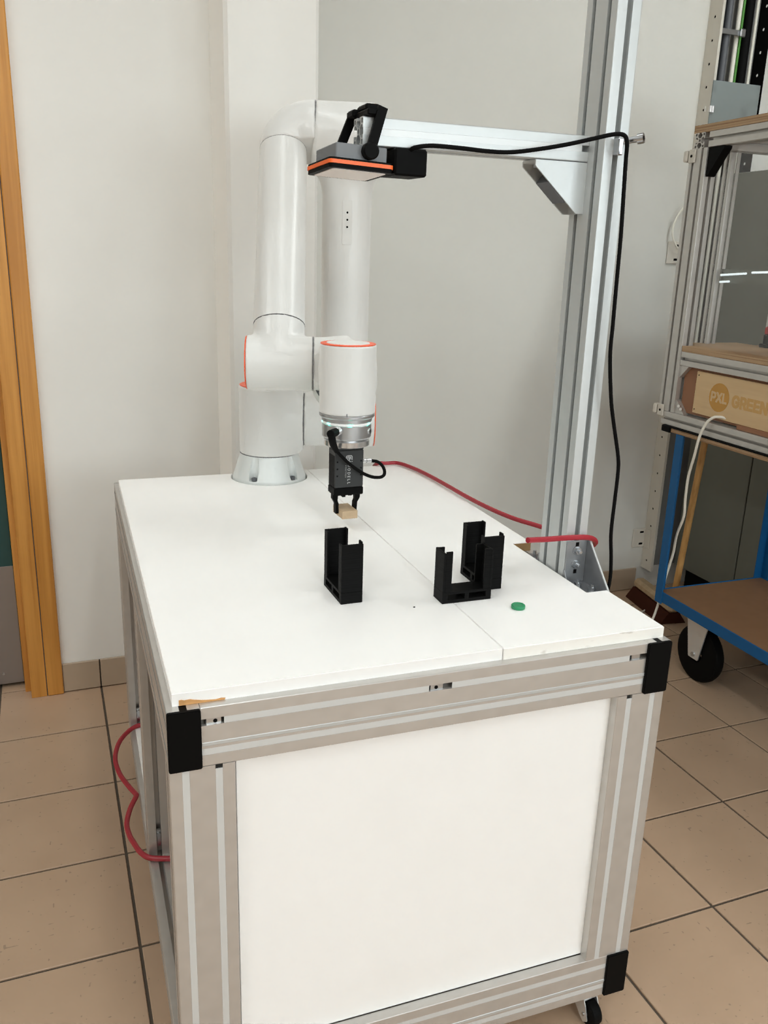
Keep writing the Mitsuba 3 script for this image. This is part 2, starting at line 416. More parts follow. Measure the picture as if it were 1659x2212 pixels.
# ceiling lamps
for n_, (lu, lv, a, b, st) in enumerate(LAMPS):
    where = '%s lamp of the row %s' % (('robot end', 'middle', 'window end')[n_ % 3], ('on the door side', 'over the bench', 'over the rack')[n_ // 3])
    k = thing('ceiling_lamp', 'long white ceiling lamp, ' + where, 'ceiling lamp')
    fr = ext(sbox(-a / 2 - 0.03, -b / 2 - 0.03, a / 2 + 0.03, b / 2 + 0.03).difference(sbox(-a / 2, -b / 2, a / 2, b / 2)), 0.045)
    fr.apply_translation((lu, lv, LAMP_Z - 0.005))
    obj('frame', room(fr), 'mat_ceiling', k, smooth=False)
    q = trimesh.Trimesh([[-a / 2, -b / 2, 0], [a / 2, -b / 2, 0], [a / 2, b / 2, 0], [-a / 2, b / 2, 0]], [[0, 2, 1], [0, 3, 2]], process=False)
    q.apply_translation((lu, lv, LAMP_Z))
    d = mikit.ply(room(q), 'mat_diffuser', smooth=False)
    d['emitter'] = {'type': 'area', 'radiance': {'type': 'rgb', 'value': [st * c for c in LAMP_RGB]}}
    scene[k + '__diffuser'] = d

# ---------------------------------------------------------------- aluminium profiles
def profile(w, h, hollow=False, groove=0.010):
    """section of a T-slot profile, w along x and h along y, one slot for every 45 (or 40) mm of a side"""
    P = rrect(w, h, 0.0022, 3)
    cuts = []
    def slots(L):
        k = max(1, int(round(L / 0.043)))
        return [(i + 0.5) * L / k - L / 2 for i in range(k)]
    def slot(c, horiz, sgn, half):
        a = sbox(c - groove / 2, half - 0.0048, c + groove / 2, half + 0.01)
        b = Polygon([(c - 0.0095, half - 0.0045), (c + 0.0095, half - 0.0045), (c + 0.0095, half - 0.0100), (c + 0.0045, half - 0.0160), (c - 0.0045, half - 0.0160), (c - 0.0095, half - 0.0100)])
        g = unary_union([a, b])
        import shapely.affinity as sa
        if not horiz:
            g = sa.rotate(g, -90, origin=(0, 0))       # +y becomes +x
            g = sa.scale(g, 1, -1, origin=(0, 0))
        if sgn < 0:
            g = sa.scale(g, 1 if horiz else -1, -1 if horiz else 1, origin=(0, 0))
        return g
    for c in slots(w):
        cuts += [slot(c, True, 1, h / 2), slot(c, True, -1, h / 2)]
    for c in slots(h):
        cuts += [slot(c, False, 1, w / 2), slot(c, False, -1, w / 2)]
    if hollow:
        cs = [(x, y) for x in slots(w) for y in slots(h)]
        for x, y in cs:
            cuts.append(Point(x, y).buffer(0.0045, quad_segs=6))
        for sx in (-1, 1):
            for sy in (-1, 1):
                cuts.append(rrect(0.0065, 0.0065, 0.0015, 2).__class__([(sx * (w / 2 - 0.0055) + dx, sy * (h / 2 - 0.0055) + dy) for dx, dy in ((-.0035, -.0035), (.0035, -.0035), (.0035, .0035), (-.0035, .0035))]))
        if max(w, h) > 0.07:
            cuts.append(rrect(0.016 if w < h else 0.012, 0.012 if w < h else 0.016, 0.002, 2))
    return P.difference(unary_union(cuts))

def prof_bar(p0, p1, w, h, xdir, hollow=False):
    """profile bar from p0 to p1 (centre line), section x along xdir"""
    p0, p1 = np.array(p0, float), np.array(p1, float)
    z = (p1 - p0) / np.linalg.norm(p1 - p0); x = np.array(xdir, float)
    return ext(profile(w, h, hollow), np.linalg.norm(p1 - p0), frame_m(p0, x, np.cross(z, x), z))

# ---------------------------------------------------------------- the workbench
W, D, H1, HB, TB = 0.80, 1.20, 0.780, 0.0695, 0.0191
TOP = H1 + TB
BX0, BX1, SEAM, BY0, BY1 = 0.0097, 0.7935, 0.5006, 0.0140, 1.158
U = 0.045
bench = thing('workbench', 'white-topped workbench of silver aluminium profiles on casters carrying the robot arm', 'workbench')
# boards: the left one has a round hole for the robot base, the right one a notch for the mast
RB = np.array([0.386, 1.112])
lb = sbox(BX0, BY0, SEAM - 0.0006, BY1).difference(Point(*RB).buffer(0.099, quad_segs=24))
rb = sbox(SEAM + 0.0006, BY0 - 0.0005, BX1, BY1).difference(sbox(0.7515, 0.176, 0.85, 0.452)).difference(Point(*RB).buffer(0.099, quad_segs=24))
def board(poly, z0, z1, c=0.0008):
    polys = getattr(poly, 'geoms', [poly])
    out = []
    for g in polys:
        if g.area < 1e-4:
            continue
        out.append(ext(g, z1 - z0 - 0.0011, frame_m((0, 0, z0), (1, 0, 0), (0, 1, 0), (0, 0, 1))))
        out.append(ext(g.buffer(-c), 0.0011, frame_m((0, 0, z1 - 0.0011), (1, 0, 0), (0, 1, 0), (0, 0, 1))))
    return cat(*out)
b1 = obj('tabletop_board', board(lb, H1, TOP), 'mat_board', bench, smooth=False)
b2 = obj('tabletop_board', board(rb, H1, TOP - 0.0003), 'mat_board', bench, smooth=False)
obj('edge_band', bx((SEAM + 0.001, BY0 - 0.0018, H1 + 0.0003), (BX1 - 0.0005, BY0 - 0.0006, TOP - 0.0012)), 'mat_edge', b2, smooth=False)
chip = Polygon([(0.0187, 0.7885), (0.0187, 0.7803), (0.0795, 0.7803), (0.0807, 0.7826), (0.0751, 0.7836), (0.0675, 0.7824), (0.0515, 0.7838), (0.0400, 0.7860), (0.0332, 0.7880), (0.0260, 0.7874), (0.0220, 0.7888)])
obj('chipped_edge', ext(chip, 0.0009, frame_m((0, BY0 + 0.0002, 0), (1, 0, 0), (0, 0, 1), (0, -1, 0))), 'mat_chip', b1, smooth=False)
# front rail between the side rails, with the shallow step in its face
def step_profile(w, h):
    P = profile(w, h)
    return P
def rail(p0, p1, w, h, xd, name='rail', **kw):
    return obj(name, prof_bar(p0, p1, w, h, xd), 'mat_alu', bench, smooth=25, **kw)
zt = H1 - U
fr_top = rail((U, U / 2, zt), (W - U, U / 2, zt), U, 2 * U, (0, 1, 0))
fr_bot = rail((U, U / 2, HB + U), (W - U, U / 2, HB + U), U, 2 * U, (0, 1, 0))
# raised middle strips of the front rails
for r_, z_ in ((fr_top, zt), (fr_bot, HB + U)):
    obj('raised_strip', ext(Polygon([(0, -0.0135), (0.0007, -0.0128), (0.0007, -0.0085), (0, -0.0078)]), W - 2 * U - 0.0005, frame_m((U + 0.0003, 0.0, z_), (0, -1, 0), (0, 0, 1), (-1, 0, 0)) @ trimesh.transformations.translation_matrix((0, 0, -(W - 2 * U) - 0.0))), 'mat_alu_bright', r_, smooth=False)
sides = {}
for x in (U / 2, W - U / 2):
    sides[x] = rail((x, 0.0, zt), (x, D, zt), U, 2 * U, (1, 0, 0))
    rail((x, 0.001, HB + U), (x, 0.0455, HB + U), U, 2 * U, (1, 0, 0), 'corner_block')
    rail((x, 0.0465, HB + U / 2), (x, D, HB + U / 2), U, U, (1, 0, 0))
rail((U, D - U / 2, zt), (W - U, D - U / 2, zt), U, 2 * U, (0, 1, 0))
rail((U, D - U / 2, HB + U / 2), (W - U, D - U / 2, HB + U / 2), U, U, (0, 1, 0))
rail((U, RB[1] - 0.02, zt), (W - U, RB[1] - 0.02, zt), 2 * U, 2 * U - 0.001, (0, 1, 0), 'robot_beam')
# slot covers
def cover(parent, a, b, nrm, wide):
    """flat strip pressed into a slot from a to b (points on the profile's face); nrm outward, wide across"""
    a, b = np.array(a, float), np.array(b, float)
    z = (b - a) / np.linalg.norm(b - a)
    m = ext(sbox(-0.0049, -0.0016, 0.0049, -0.0003), np.linalg.norm(b - a), frame_m(a, np.cross(np.array(nrm, float), z), nrm, z))
    return obj('slot_cover', m, 'mat_alu_cover', parent, smooth=False)
Yn = (0, -1, 0)
cover(fr_top, (0.0760, 0, zt + U / 2), (0.3755, 0, zt + U / 2), Yn, 0)
cover(fr_top, (0.4125, 0, zt + U / 2), (0.7235, 0, zt + U / 2), Yn, 0)
cover(fr_top, (U, 0, zt - U / 2), (W - U, 0, zt - U / 2), Yn, 0)
cover(fr_bot, (U, 0, HB + 1.5 * U), (W - U, 0, HB + 1.5 * U), Yn, 0)
cover(fr_bot, (U, 0, HB + U / 2), (W - U, 0, HB + U / 2), Yn, 0)
def slot_nut(x, half=0.012, side=1):
    z = zt + U / 2
    m = cat(bx((x - half, 0.0032, z - 0.0075), (x + half, 0.0085, z + 0.0075), 0.001))
    k = obj('slot_nut', m, 'mat_zinc', fr_top, smooth=False)
    return k
slot_nut(0.0625, 0.011); slot_nut(0.389, 0.011)
for x in (0.0645, 0.388):
    obj('nut_hole', cyl((x, 0.0031, zt + U / 2 - 0.001), (x, 0.0028, zt + U / 2 - 0.001), 0.0028, 16), 'mat_black', fr_top)
slot_nut(0.738, 0.008)
# front posts (wide), rear and middle posts
z0p, z1p = HB + 2 * U, H1 - 2 * U
for x in (U, W - U):
    p = rail((x, U / 2, z0p), (x, U / 2, z1p), 2 * U, U, (1, 0, 0), 'post')
    for dx in (-U / 2, U / 2):
        top = z1p - (0.006 if (dx > 0) == (x < 0.4) else 0.0)
        cover(p, (x + dx, 0, z0p), (x + dx, 0, top), Yn, 0)
for x in (U / 2, W - U / 2):
    for y, dp in ((0.600, U), (D - U, 2 * U)):
        p = rail((x, y, HB + U), (x, y, z1p), U, dp, (1, 0, 0), 'post')
        y = y - dp / 2 + U / 2
        if x < 0.4:
            obj('slot_nut', cat(bx((x - 0.0045, y - U / 2 + 0.001, HB + U + 0.022), (x + 0.0045, y - U / 2 + 0.008, HB + U + 0.062), 0.001)), 'mat_zinc', p, smooth=False)
            obj('bolt_head', cyl((x, y - U / 2 - 0.002, HB + U + 0.052), (x, y - U / 2 + 0.002, HB + U + 0.052), 0.0045, 16), 'mat_zinc', p)
# black end caps on the ends of the side rails
for x in (U / 2, W - U / 2):
    for y, z in ((0.0, zt), (D + 0.004, zt), (0.001, HB + U)):
        m = ext(rrect(U - 0.0005, 2 * U - 0.0005, 0.003, 4), 0.0042, frame_m((x, y, z), (1, 0, 0), (0, 0, 1), (0, -1, 0)))
        m2 = ext(rrect(U - 0.003, 2 * U - 0.003, 0.003, 4), 0.0008, frame_m((x, y - 0.0042, z), (1, 0, 0), (0, 0, 1), (0, -1, 0)))
        obj('end_cap', cat(m, m2), 'mat_black', bench, smooth=40)
# the dark plastic tongue of the caps in the slot on top
for x in (U / 2, W - U / 2):
    obj('cap_tongue', bx((x - 0.0046, -0.001, H1 - 0.006), (x + 0.0046, 0.012, H1 - 0.0002)), 'mat_black', bench, smooth=False)
obj('front_panel', bx((2 * U + 0.0035, 0.018, z0p + 0.0015), (W - 2 * U + 0.001, 0.026, z1p - 0.0005), 0.0008), 'mat_board', bench, smooth=False)
obj('side_panel', bx((W - 0.028, 0.05, z0p - 0.02), (W - 0.02, D - 0.05, z1p), 0.0008), 'mat_board', bench, smooth=False)
obj('shelf_plate', bx((0.012, 0.63, HB + U + 0.0005), (W - 0.002, 1.152, HB + U + 0.012), 0.0008), 'mat_board', bench, smooth=False)
# casters
def caster(x, y, yaw):
    def tf(m):
        m = m.copy(); rotz(m, yaw); m.apply_translation((x, y, 0)); return m
    plate = bx((-0.022, -0.022, HB - 0.004), (0.022, 0.022, HB - 0.0002), 0.001)
    swiv = cyl((0, 0, HB - 0.014), (0, 0, HB - 0.004), 0.019, 28, c=0.002)
    side = Polygon([(-0.020, 0.054), (0.020, 0.056), (0.026, 0.044), (0.034, 0.018), (0.026, 0.011), (0.016, 0.018), (-0.012, 0.048)]).buffer(0.002)
    a = ext(side, 0.0022, frame_m((0, -0.0135, 0), (1, 0, 0), (0, 0, 1), (0, -1, 0)))
    b = ext(side, 0.0022, frame_m((0, 0.0157, 0), (1, 0, 0), (0, 0, 1), (0, -1, 0)))
    bridge = bx((-0.020, -0.0155, 0.052), (0.024, 0.0155, 0.056), 0.001)
    k = obj('caster', tf(cat(plate, swiv, a, b, bridge)), 'mat_caster_fork', bench, smooth=30)
    wx, wz = 0.025, 0.0255
    prof = [(0.006, -0.011), (0.021, -0.011), (0.0245, -0.0085), (0.0254, -0.003), (0.0254, 0.003), (0.0245, 0.0085), (0.021, 0.011), (0.006, 0.011), (0.006, -0.011)]
    w = lathe(prof, (wx, 0, wz), (0, 1, 0), 40)
    hub = cyl((wx, -0.0125, wz), (wx, 0.0125, wz), 0.0062, 20)
    ax = cyl((wx, -0.0175, wz), (wx, 0.0175, wz), 0.0035, 16)
    obj('wheel', tf(w), 'mat_rubber', k, smooth=35)
    obj('hub', tf(cat(hub, ax)), 'mat_zinc', k)
caster(0.738, 0.036, math.radians(-83)); caster(0.055, 0.045, math.radians(200))
caster(0.745, D - 0.05, math.radians(60)); caster(0.055, D - 0.05, math.radians(120))

# ---------------------------------------------------------------- mast with the lamp arm
mast = thing('camera_mast', 'tall silver aluminium profile mast with a horizontal arm bolted to the bench edge', 'mast')
mx, my = 0.7775, 0.308
obj('post', prof_bar((mx, my, H1 + 0.0005), (mx, my, 2.75), U, 2 * U, (1, 0, 0)), 'mat_alu_bright', mast, smooth=25)
ARMZ, ARMY = 1.543, 0.3305
arm = obj('arm', prof_bar((0.357, ARMY, ARMZ), (0.7548, ARMY, ARMZ), 0.045, 0.041, (0, 1, 0), hollow=True), 'mat_alu_bright', mast, smooth=25)
cover(arm, (0.3575, 0.308, ARMZ), (0.742, 0.308, ARMZ), Yn, 0)
# gusset under the arm: two plates and two flanges, open on the slanting side
gz, gx = ARMZ - 0.0207, 0.7548
tri = Polygon([(-0.098, -0.001), (0, -0.001), (0, -0.082), (-0.014, -0.082), (-0.098, -0.010)])
g1 = ext(tri, 0.003, frame_m((gx, 0.311, gz), (1, 0, 0), (0, 0, 1), (0, -1, 0)))
g2 = ext(tri, 0.003, frame_m((gx, 0.353, gz), (1, 0, 0), (0, 0, 1), (0, -1, 0)))
fl1 = bx((gx - 0.098, 0.311, gz - 0.005), (gx, 0.350, gz - 0.0005))
fl2 = bx((gx - 0.005, 0.311, gz - 0.082), (gx - 0.0005, 0.350, gz - 0.005))
k = obj('gusset', cat(g1, g2, fl1, fl2), 'mat_alu_bright', mast, smooth=False)
obj('gusset_core', ext(Polygon([(-0.072, -0.0345), (-0.036, -0.0655), (-0.018, -0.050), (-0.018, -0.020), (-0.060, -0.020)]), 0.0375, frame_m((gx, 0.3492, gz), (1, 0, 0), (0, 0, 1), (0, -1, 0))), 'mat_dark_gray', k, smooth=False)
for q in ((gx - 0.078, gz - 0.009), (gx - 0.055, gz - 0.009)):
    for yy in (0.321, 0.342):
        obj('bolt_head', cyl((q[0], yy, q[1] - 0.002), (q[0], yy, gz - 0.0045), 0.0048, 16), 'mat_zinc', k)
for zz in (0.060, 0.040):
    for yy in (0.321, 0.342):
        obj('bolt_head', cyl((gx - 0.0095, yy, gz - zz), (gx - 0.0045, yy, gz - zz), 0.0048, 16), 'mat_zinc', k)
# cable clamp on the mast
cl = obj('cable_clamp', cat(bx((0.7725, 0.249, 1.530), (0.7825, 0.2645, 1.556), 0.0015), cyl((0.7775, 0.2620, 1.5500), (0.8000, 0.2350, 1.5545), 0.0048, 20), cyl((0.7990, 0.2362, 1.5543), (0.8050, 0.2290, 1.5555), 0.0080, 28)), 'mat_zinc', mast)
obj('socket', cyl((0.8048, 0.22924, 1.55546), (0.80532, 0.22862, 1.55556), 0.0040, 6), 'mat_black', cl)
# foot bracket in front of the post: angle plate with a slanted cheek, two nuts
zb = H1 + 0.0005
fb = obj('foot_bracket', cat(
    bx((0.7565, 0.2585, zb), (0.7985, 0.2628, 0.8665), 0.0006),
    bx((0.7565, 0.1800, zb), (0.7985, 0.2585, zb + 0.0042), 0.0006)), 'mat_steel_plate', mast, smooth=False)
cheek = ext(Polygon([(0.2628, 0.0), (0.1790, 0.0), (0.1800, 0.012), (0.2520, 0.0865), (0.2628, 0.0865)]), 0.0042, frame_m((0.7985, 0, zb), (0, 1, 0), (0, 0, 1), (1, 0, 0)))
obj('cheek', cheek, 'mat_steel_plate', fb, smooth=False)
obj('cheek_edge', tube([(0.8006, 0.1797, zb + 0.012), (0.8006, 0.2518, 0.8665)], 0.0022, 8, 0), 'mat_alu_bright', fb)
obj('lip', ext(Polygon([(0.2628, 0.0), (0.2628, 0.030), (0.2590, 0.030), (0.2440, 0.004), (0.2440, 0.0)]), 0.0016, frame_m((0.7546, 0, zb), (0, 1, 0), (0, 0, 1), (1, 0, 0))), 'mat_steel_plate', fb, smooth=False)
for zz, sz in ((0.848, 1), (0.8215, 1)):
    n_ = obj('nut', cat(cyl((0.7775, 0.2583, zz), (0.7775, 0.2568, zz), 0.0085, 28, c=0.0004), cyl((0.7775, 0.2568, zz), (0.7775, 0.2505, zz), 0.0068, 6), cyl((0.7775, 0.2505, zz), (0.7775, 0.2440, zz), 0.0034, 16, c=0.0006)), 'mat_zinc', fb, smooth=False)
for zz in (0.8595, 0.8065):
    obj('slot', bx((0.7743, 0.2580, zz - 0.004), (0.7807, 0.2584, zz + 0.004)), 'mat_black', fb, smooth=False)
for q in ((0.772, 0.236), (0.785, 0.208)):
    obj('bolt', cat(cyl((*q, zb + 0.004), (*q, zb + 0.0055), 0.0085, 28), cyl((*q, zb + 0.0055), (*q, zb + 0.0125), 0.0065, 6), cyl((*q, zb + 0.0125), (*q, zb + 0.0185), 0.0034, 16)), 'mat_zinc', fb, smooth=False)
# rear angle bracket
rbk = obj('rear_bracket', cat(bx((0.7565, 0.3535, zb), (0.7985, 0.4250, zb + 0.0042), 0.0006), bx((0.7565, 0.3535, zb), (0.7985, 0.3575, 0.812), 0.0006)), 'mat_steel_plate', mast, smooth=False)
obj('bolt', cat(cyl((0.772, 0.398, zb + 0.0042), (0.772, 0.398, zb + 0.006), 0.0095, 28), cyl((0.772, 0.398, zb + 0.006), (0.772, 0.398, zb + 0.014), 0.0068, 6), cyl((0.772, 0.398, zb + 0.014), (0.772, 0.398, zb + 0.020), 0.0036, 16)), 'mat_zinc', rbk, smooth=False)
obj('cut_edge', bx((0.7517, 0.4512, H1 + 0.0004), (0.7930, 0.4518, TOP - 0.0012)), pr('mat_core', (0.27, 0.165, 0.07), 0.8), b2, smooth=False, label='brown exposed core of the notch')

# ---------------------------------------------------------------- the robot arm
robot = thing('robot_arm', 'white six-axis robot arm with orange joint rings holding a dark gripper', 'robot arm')
YAW = -0.3468 + 0.0726
AX = np.array([math.cos(YAW), math.sin(YAW), 0.0])         # along the joint axes, to the right
HX = np.array([AX[1], -AX[0], 0.0])                        # towards the front
B0 = np.array([RB[0], RB[1], TOP])
def rp(la, lh, z):
    return B0 + AX * la + HX * lh + np.array([0, 0, z])
Z = np.array([0, 0, 1.0])
L1, L3, FW, TH2, A2 = 0.190, 0.185, 0.114, 0.0499, 0.677
EH, EZ = 0.0338, 0.8281
JH, JZ = 0.3302, 0.3350
UA = HX * math.sin(TH2) + Z * math.cos(TH2)                # along the upper arm
DF = HX * math.sin(0.5413) - Z * math.cos(0.5413)          # along the forearm, downwards
def ring(p, axis, r, w=0.0007):
    axis = np.array(axis, float) / np.linalg.norm(axis)
    return lathe([(r - 0.002, -w / 2), (r + 0.00035, -w / 2), (r + 0.00035, w / 2), (r - 0.002, w / 2)], p, axis, 72)
# base flange with four bolt pockets, sunk into the board's hole
prof = [(0, H1 - TOP + 0.0005), (0.0945, H1 - TOP + 0.0005), (0.0945, 0.004), (0.0925, 0.0075), (0.0755, 0.060), (0.0742, 0.066), (0, 0.066)]
flange = to_man(lathe(prof, B0, Z, 96))
bolts = []
for a in range(4):
    ang = math.radians(-129.5 + 90 * a) if a else math.radians(-129.5)
    ang = math.radians([-129.0, -59.0 , 50.0, 140.0][a])
    c = B0 + 0.0845 * np.array([math.cos(ang), math.sin(ang), 0])
    flange = flange - to_man(cyl(c + Z * 0.006, c + Z * 0.08, 0.0130, 28))
    bolts.append(c)
bf = obj('base_flange', from_man(flange), 'mat_robot_base', robot, smooth=30)
for c in bolts:
    hd = to_man(cyl(c + Z * 0.0062, c + Z * 0.0145, 0.0068, 28, c=0.0007)) - to_man(cyl(c + Z * 0.010, c + Z * 0.02, 0.0033, 6))
    obj('bolt', from_man(hd), 'mat_dark_gray', bf, smooth=30)
obj('seam', ring(B0 + Z * 0.066, Z, 0.0745), 'mat_seam', robot)
# joint housings as smooth solids
def f_j1(P):
    d = sd_cyl(P, rp(0, 0, 0.0662), rp(0, 0, 0.2385), 0.0752, 0.004)
    d = smin(d, sd_cyl(P, rp(-0.01, 0, 0.152), rp(0.12, 0, 0.152), 0.0672), 0.045)
    d = np.maximum(d, (P - rp(0.0885, 0, 0)) @ AX)
    return np.maximum(d, B0[2] + 0.0664 - P[:, 2])
obj('base_housing', surface_net(f_j1, B0 + [-0.10, -0.13, 0.05], B0 + [0.16, 0.10, 0.26], 0.0035), 'mat_robot', robot, smooth=40)
def cap(p, axis, r, name='joint_cap'):
    axis = np.array(axis, float)
    k = obj(name, cyl(p, p + axis * 0.0022, r - 0.0006, 72, c=0.0006), 'mat_orange', robot, label='orange ring cap')
    obj('cap_disc', cyl(p + axis * 0.0015, p + axis * 0.0034, r * 0.77, 64, c=0.0006), 'mat_robot', k)
    return k
cap(rp(0, 0, 0.2385), Z, 0.0735)
def f_up(P):
    sh = sd_cyl(P, rp(0.0898, 0, 0.152), rp(0.269, 0, 0.152), 0.0675, 0.004)
    tb = sd_cyl(P, rp(L1, 0, 0.152), rp(L1, EH, EZ), 0.0585)
    el = sd_cyl(P, rp(0.1148, EH, EZ), rp(0.250, EH, EZ), 0.0695, 0.004)
    d = smin(smin(sh, tb, 0.05), el, 0.07)
    return np.maximum(d, (rp(0.0898, 0, 0) - P) @ AX)
def span(pts, m):
    pts = np.array(pts); return pts.min(0) - m, pts.max(0) + m
lo, hi = span([rp(0.09, 0, 0.152), rp(0.265, 0, 0.152), rp(0.115, EH, EZ), rp(0.262, EH, EZ)], 0.085)
ua = obj('upper_arm', surface_net(f_up, lo, hi, 0.0048), 'mat_robot', robot, smooth=40)
obj('seam', ring(rp(0.0892, 0, 0.152), AX, 0.0672, 0.0009), 'mat_seam', robot)
cap(rp(0.269, 0, 0.152), AX, 0.0665)
cap(rp(0.250, EH, EZ), AX, 0.0685)
# plate with three screw dots on the front of the upper arm
pm = rp(L1, 0, 0.152) + UA * 0.485
nf = HX * math.cos(TH2) - Z * math.sin(TH2)
pl = ext(rrect(0.022, 0.098, 0.003, 3), 0.004, frame_m(pm + nf * 0.0555, AX, UA, nf * -1 * -1 if np.dot(np.cross(AX, UA), nf) > 0 else -nf))
plk = obj('cover_plate', pl, 'mat_robot', ua, smooth=30)
for t in (0.022, 0.006, -0.010):
    obj('screw', cyl(pm + UA * t + nf * 0.059, pm + UA * t + nf * 0.0598, 0.0022, 16), 'mat_black', ua)
# forearm: the bend at the elbow, the tube and the wrist housing
BC = rp(0.107, EH, EZ) + DF * 0.048
phi = np.linspace(0, math.pi / 2, 50)
path, rad = [rp(0.165 - 0.002 * k_, EH, EZ) for k_ in range(29)], [0.0695] * 29
RO = 0.1185
for ph in phi:
    r_ = 0.0695 + (0.0530 - 0.0695) * (ph / (math.pi / 2))
    path.append(BC + (RO - r_) * (math.cos(ph) * -DF + math.sin(ph) * -AX)); rad.append(r_)
path = np.array(path)
PA = path[-1]
PJ = rp(0.040, JH, JZ)
UF = (PJ - PA) / np.linalg.norm(PJ - PA)
balls = [(c_, r_) for c_, r_ in zip(path, rad)] + [(PA + UF * 0.003 * k_, 0.0530) for k_ in range(1, 12)]
def f_el(P):
    d = np.full(len(P), 1e9)
    for c_, r_ in balls:
        d = np.minimum(d, np.linalg.norm(P - c_, axis=1) - r_)
    return np.maximum(np.maximum(d, (P - rp(0.1138, 0, 0)) @ AX), (P - PA - UF * 0.0008) @ UF)
lo, hi = path[28:].min(0) - 0.075, path[:].max(0) + 0.075
obj('elbow', surface_net(f_el, lo, hi, 0.004), 'mat_robot', robot, smooth=40)
obj('seam', ring(rp(0.1143, EH, EZ), AX, 0.0695, 0.0009), 'mat_seam', robot)
LF = np.linalg.norm(PJ - PA)
fa = lathe([(0.0, 0.0), (0.053, 0.0), (0.0538, 0.03), (0.0545, LF * 0.5), (0.0553, LF - 0.088), (0, LF - 0.088)], PA, UF, 72)
obj('forearm', fa, 'mat_robot', robot, smooth=40)
obj('seam', ring(PA + UF * 0.001, UF, 0.053), 'mat_seam', robot)
obj('seam', ring(PA + UF * (LF - 0.088), UF, 0.0553), 'mat_seam', robot)
def f_j4(P):
    a = sd_cyl(P, rp(-0.026, JH, JZ), rp(0.20, JH, JZ), 0.0573, 0.003)
    d = smin(a, sd_cyl(P, PJ, PJ - UF * 0.12, 0.0553), 0.012)
    d = np.maximum(d, (P - rp(0.1135, 0, 0)) @ AX)
    return np.maximum(d, -((P - (PJ - UF * 0.0875)) @ UF))
lo, hi = span([rp(-0.026, JH, JZ), rp(0.114, JH, JZ), PJ - UF * 0.09], 0.066)
obj('wrist_housing', surface_net(f_j4, lo, hi, 0.0032), 'mat_robot', robot, smooth=40)
cap(rp(-0.026, JH, JZ), -AX, 0.0565)
obj('seam', ring(rp(0.1142, JH, JZ), AX, 0.0573, 0.0009), 'mat_seam', robot)
C6 = rp(L3, JH + FW, 0); C6[2] = 0
def c6(z):
    return np.array([C6[0], C6[1], z])
J6B, J6T = 1.0515, 1.1895
def f_j5(P):
    a = sd_cyl(P, rp(L3, JH - 0.030, JZ - 0.006), rp(L3, JH + FW, JZ - 0.004), 0.0560, 0.004)
    b = sd_cyl(P, rp(0.1149, JH, JZ), rp(L3, JH, JZ), 0.0565)
    d = smin(a, b, 0.03)
    d = np.maximum(d, (rp(0.1149, 0, 0) - P) @ AX)
    return np.maximum(d, (P - rp(0, JH + 0.052, 0)) @ HX)
lo, hi = span([rp(L3, JH - 0.08, JZ), rp(L3, JH + 0.06, JZ), rp(0.115, JH, JZ)], 0.066)
obj('wrist_housing', surface_net(f_j5, lo, hi, 0.0035), 'mat_robot', robot, smooth=40)
cap(rp(L3, JH - 0.030, JZ - 0.006), -HX, 0.0550)
# dark collar seen below the wrist
ccp = rp(L3 - 0.004, JH - 0.012, 0.3005)
ck = obj('wrist_collar', cyl(ccp, ccp + HX * 0.03, 0.0715, 72, c=0.002), 'mat_robot', robot)
obj('collar_face', cyl(ccp + HX * 0.029 + Z * 0.006, ccp + HX * 0.0305 + Z * 0.006, 0.0655, 64), 'mat_dark_gray', ck)
def f_j6(P):
    a = sd_cyl(P, c6(J6B), c6(J6T), 0.0573, 0.0025)
    b = sd_cyl(P, rp(L3, JH + 0.052, JZ), rp(L3, JH + FW, JZ), 0.0545)
    d = smin(a, b, 0.014)
    d = np.maximum(d, (rp(0, JH + 0.0528, 0) - P) @ HX)
    return np.maximum(d, J6B - P[:, 2])
lo, hi = span([c6(J6B), c6(J6T), rp(L3, JH + 0.053, JZ)], 0.066)
obj('tool_joint', surface_net(f_j6, lo, hi, 0.0032), 'mat_robot', robot, smooth=40)
cap(c6(J6T), Z, 0.0565)
mk = c6(J6B) + (CAM - c6(J6B)) * np.array([1, 1, 0]) / np.linalg.norm((CAM - c6(J6B))[:2]) * 0.0573
obj('zero_mark', bx((-0.0009, -0.0006, 0), (0.0009, 0.0006, 0.006)).apply_translation(mk), 'mat_seam', robot, smooth=False)
# tool flange: silver rings, a clear ring with green lights
tf = obj('tool_flange', lathe([(0, J6B - 0.0002), (0.0565, J6B - 0.0002), (0.0572, J6B - 0.0010), (0.0572, 1.0462), (0.0545, 1.0430), (0.052, 1.0425), (0.052, 1.0362), (0, 1.0362)], c6(0), Z, 80), 'mat_satin', robot)
lr = obj('light_ring', lathe([(0, 1.0361), (0.0495, 1.0361), (0.0508, 1.0350), (0.0508, 1.0308), (0.0495, 1.0298), (0, 1.0298)], c6(0), Z, 80), 'mat_diffuser', tf)
scene['mat_led'] = {'type': 'diffuse', 'reflectance': {'type': 'rgb', 'value': [0.1, 0.8, 0.6]}}
v0 = (CAM - c6(1.03)); a0 = math.atan2(v0[1], v0[0])
for da in (-82, -47, 8, 62, 105, 150, 200, 240):
    a = a0 + math.radians(da)
    q = c6(1.0330) + 0.0490 * np.array([math.cos(a), math.sin(a), 0])
    s = trimesh.creation.icosphere(2, 1.0); s.apply_scale((0.0035, 0.0062, 0.0024)); rotz(s, a); s.apply_translation(q)
    d = mikit.ply(s, 'mat_led', smooth=True)
    d['emitter'] = {'type': 'area', 'radiance': {'type': 'rgb', 'value': [0.6, 9.5, 6.2]}}
    kk = _num(tf + '__led'); scene[kk] = d
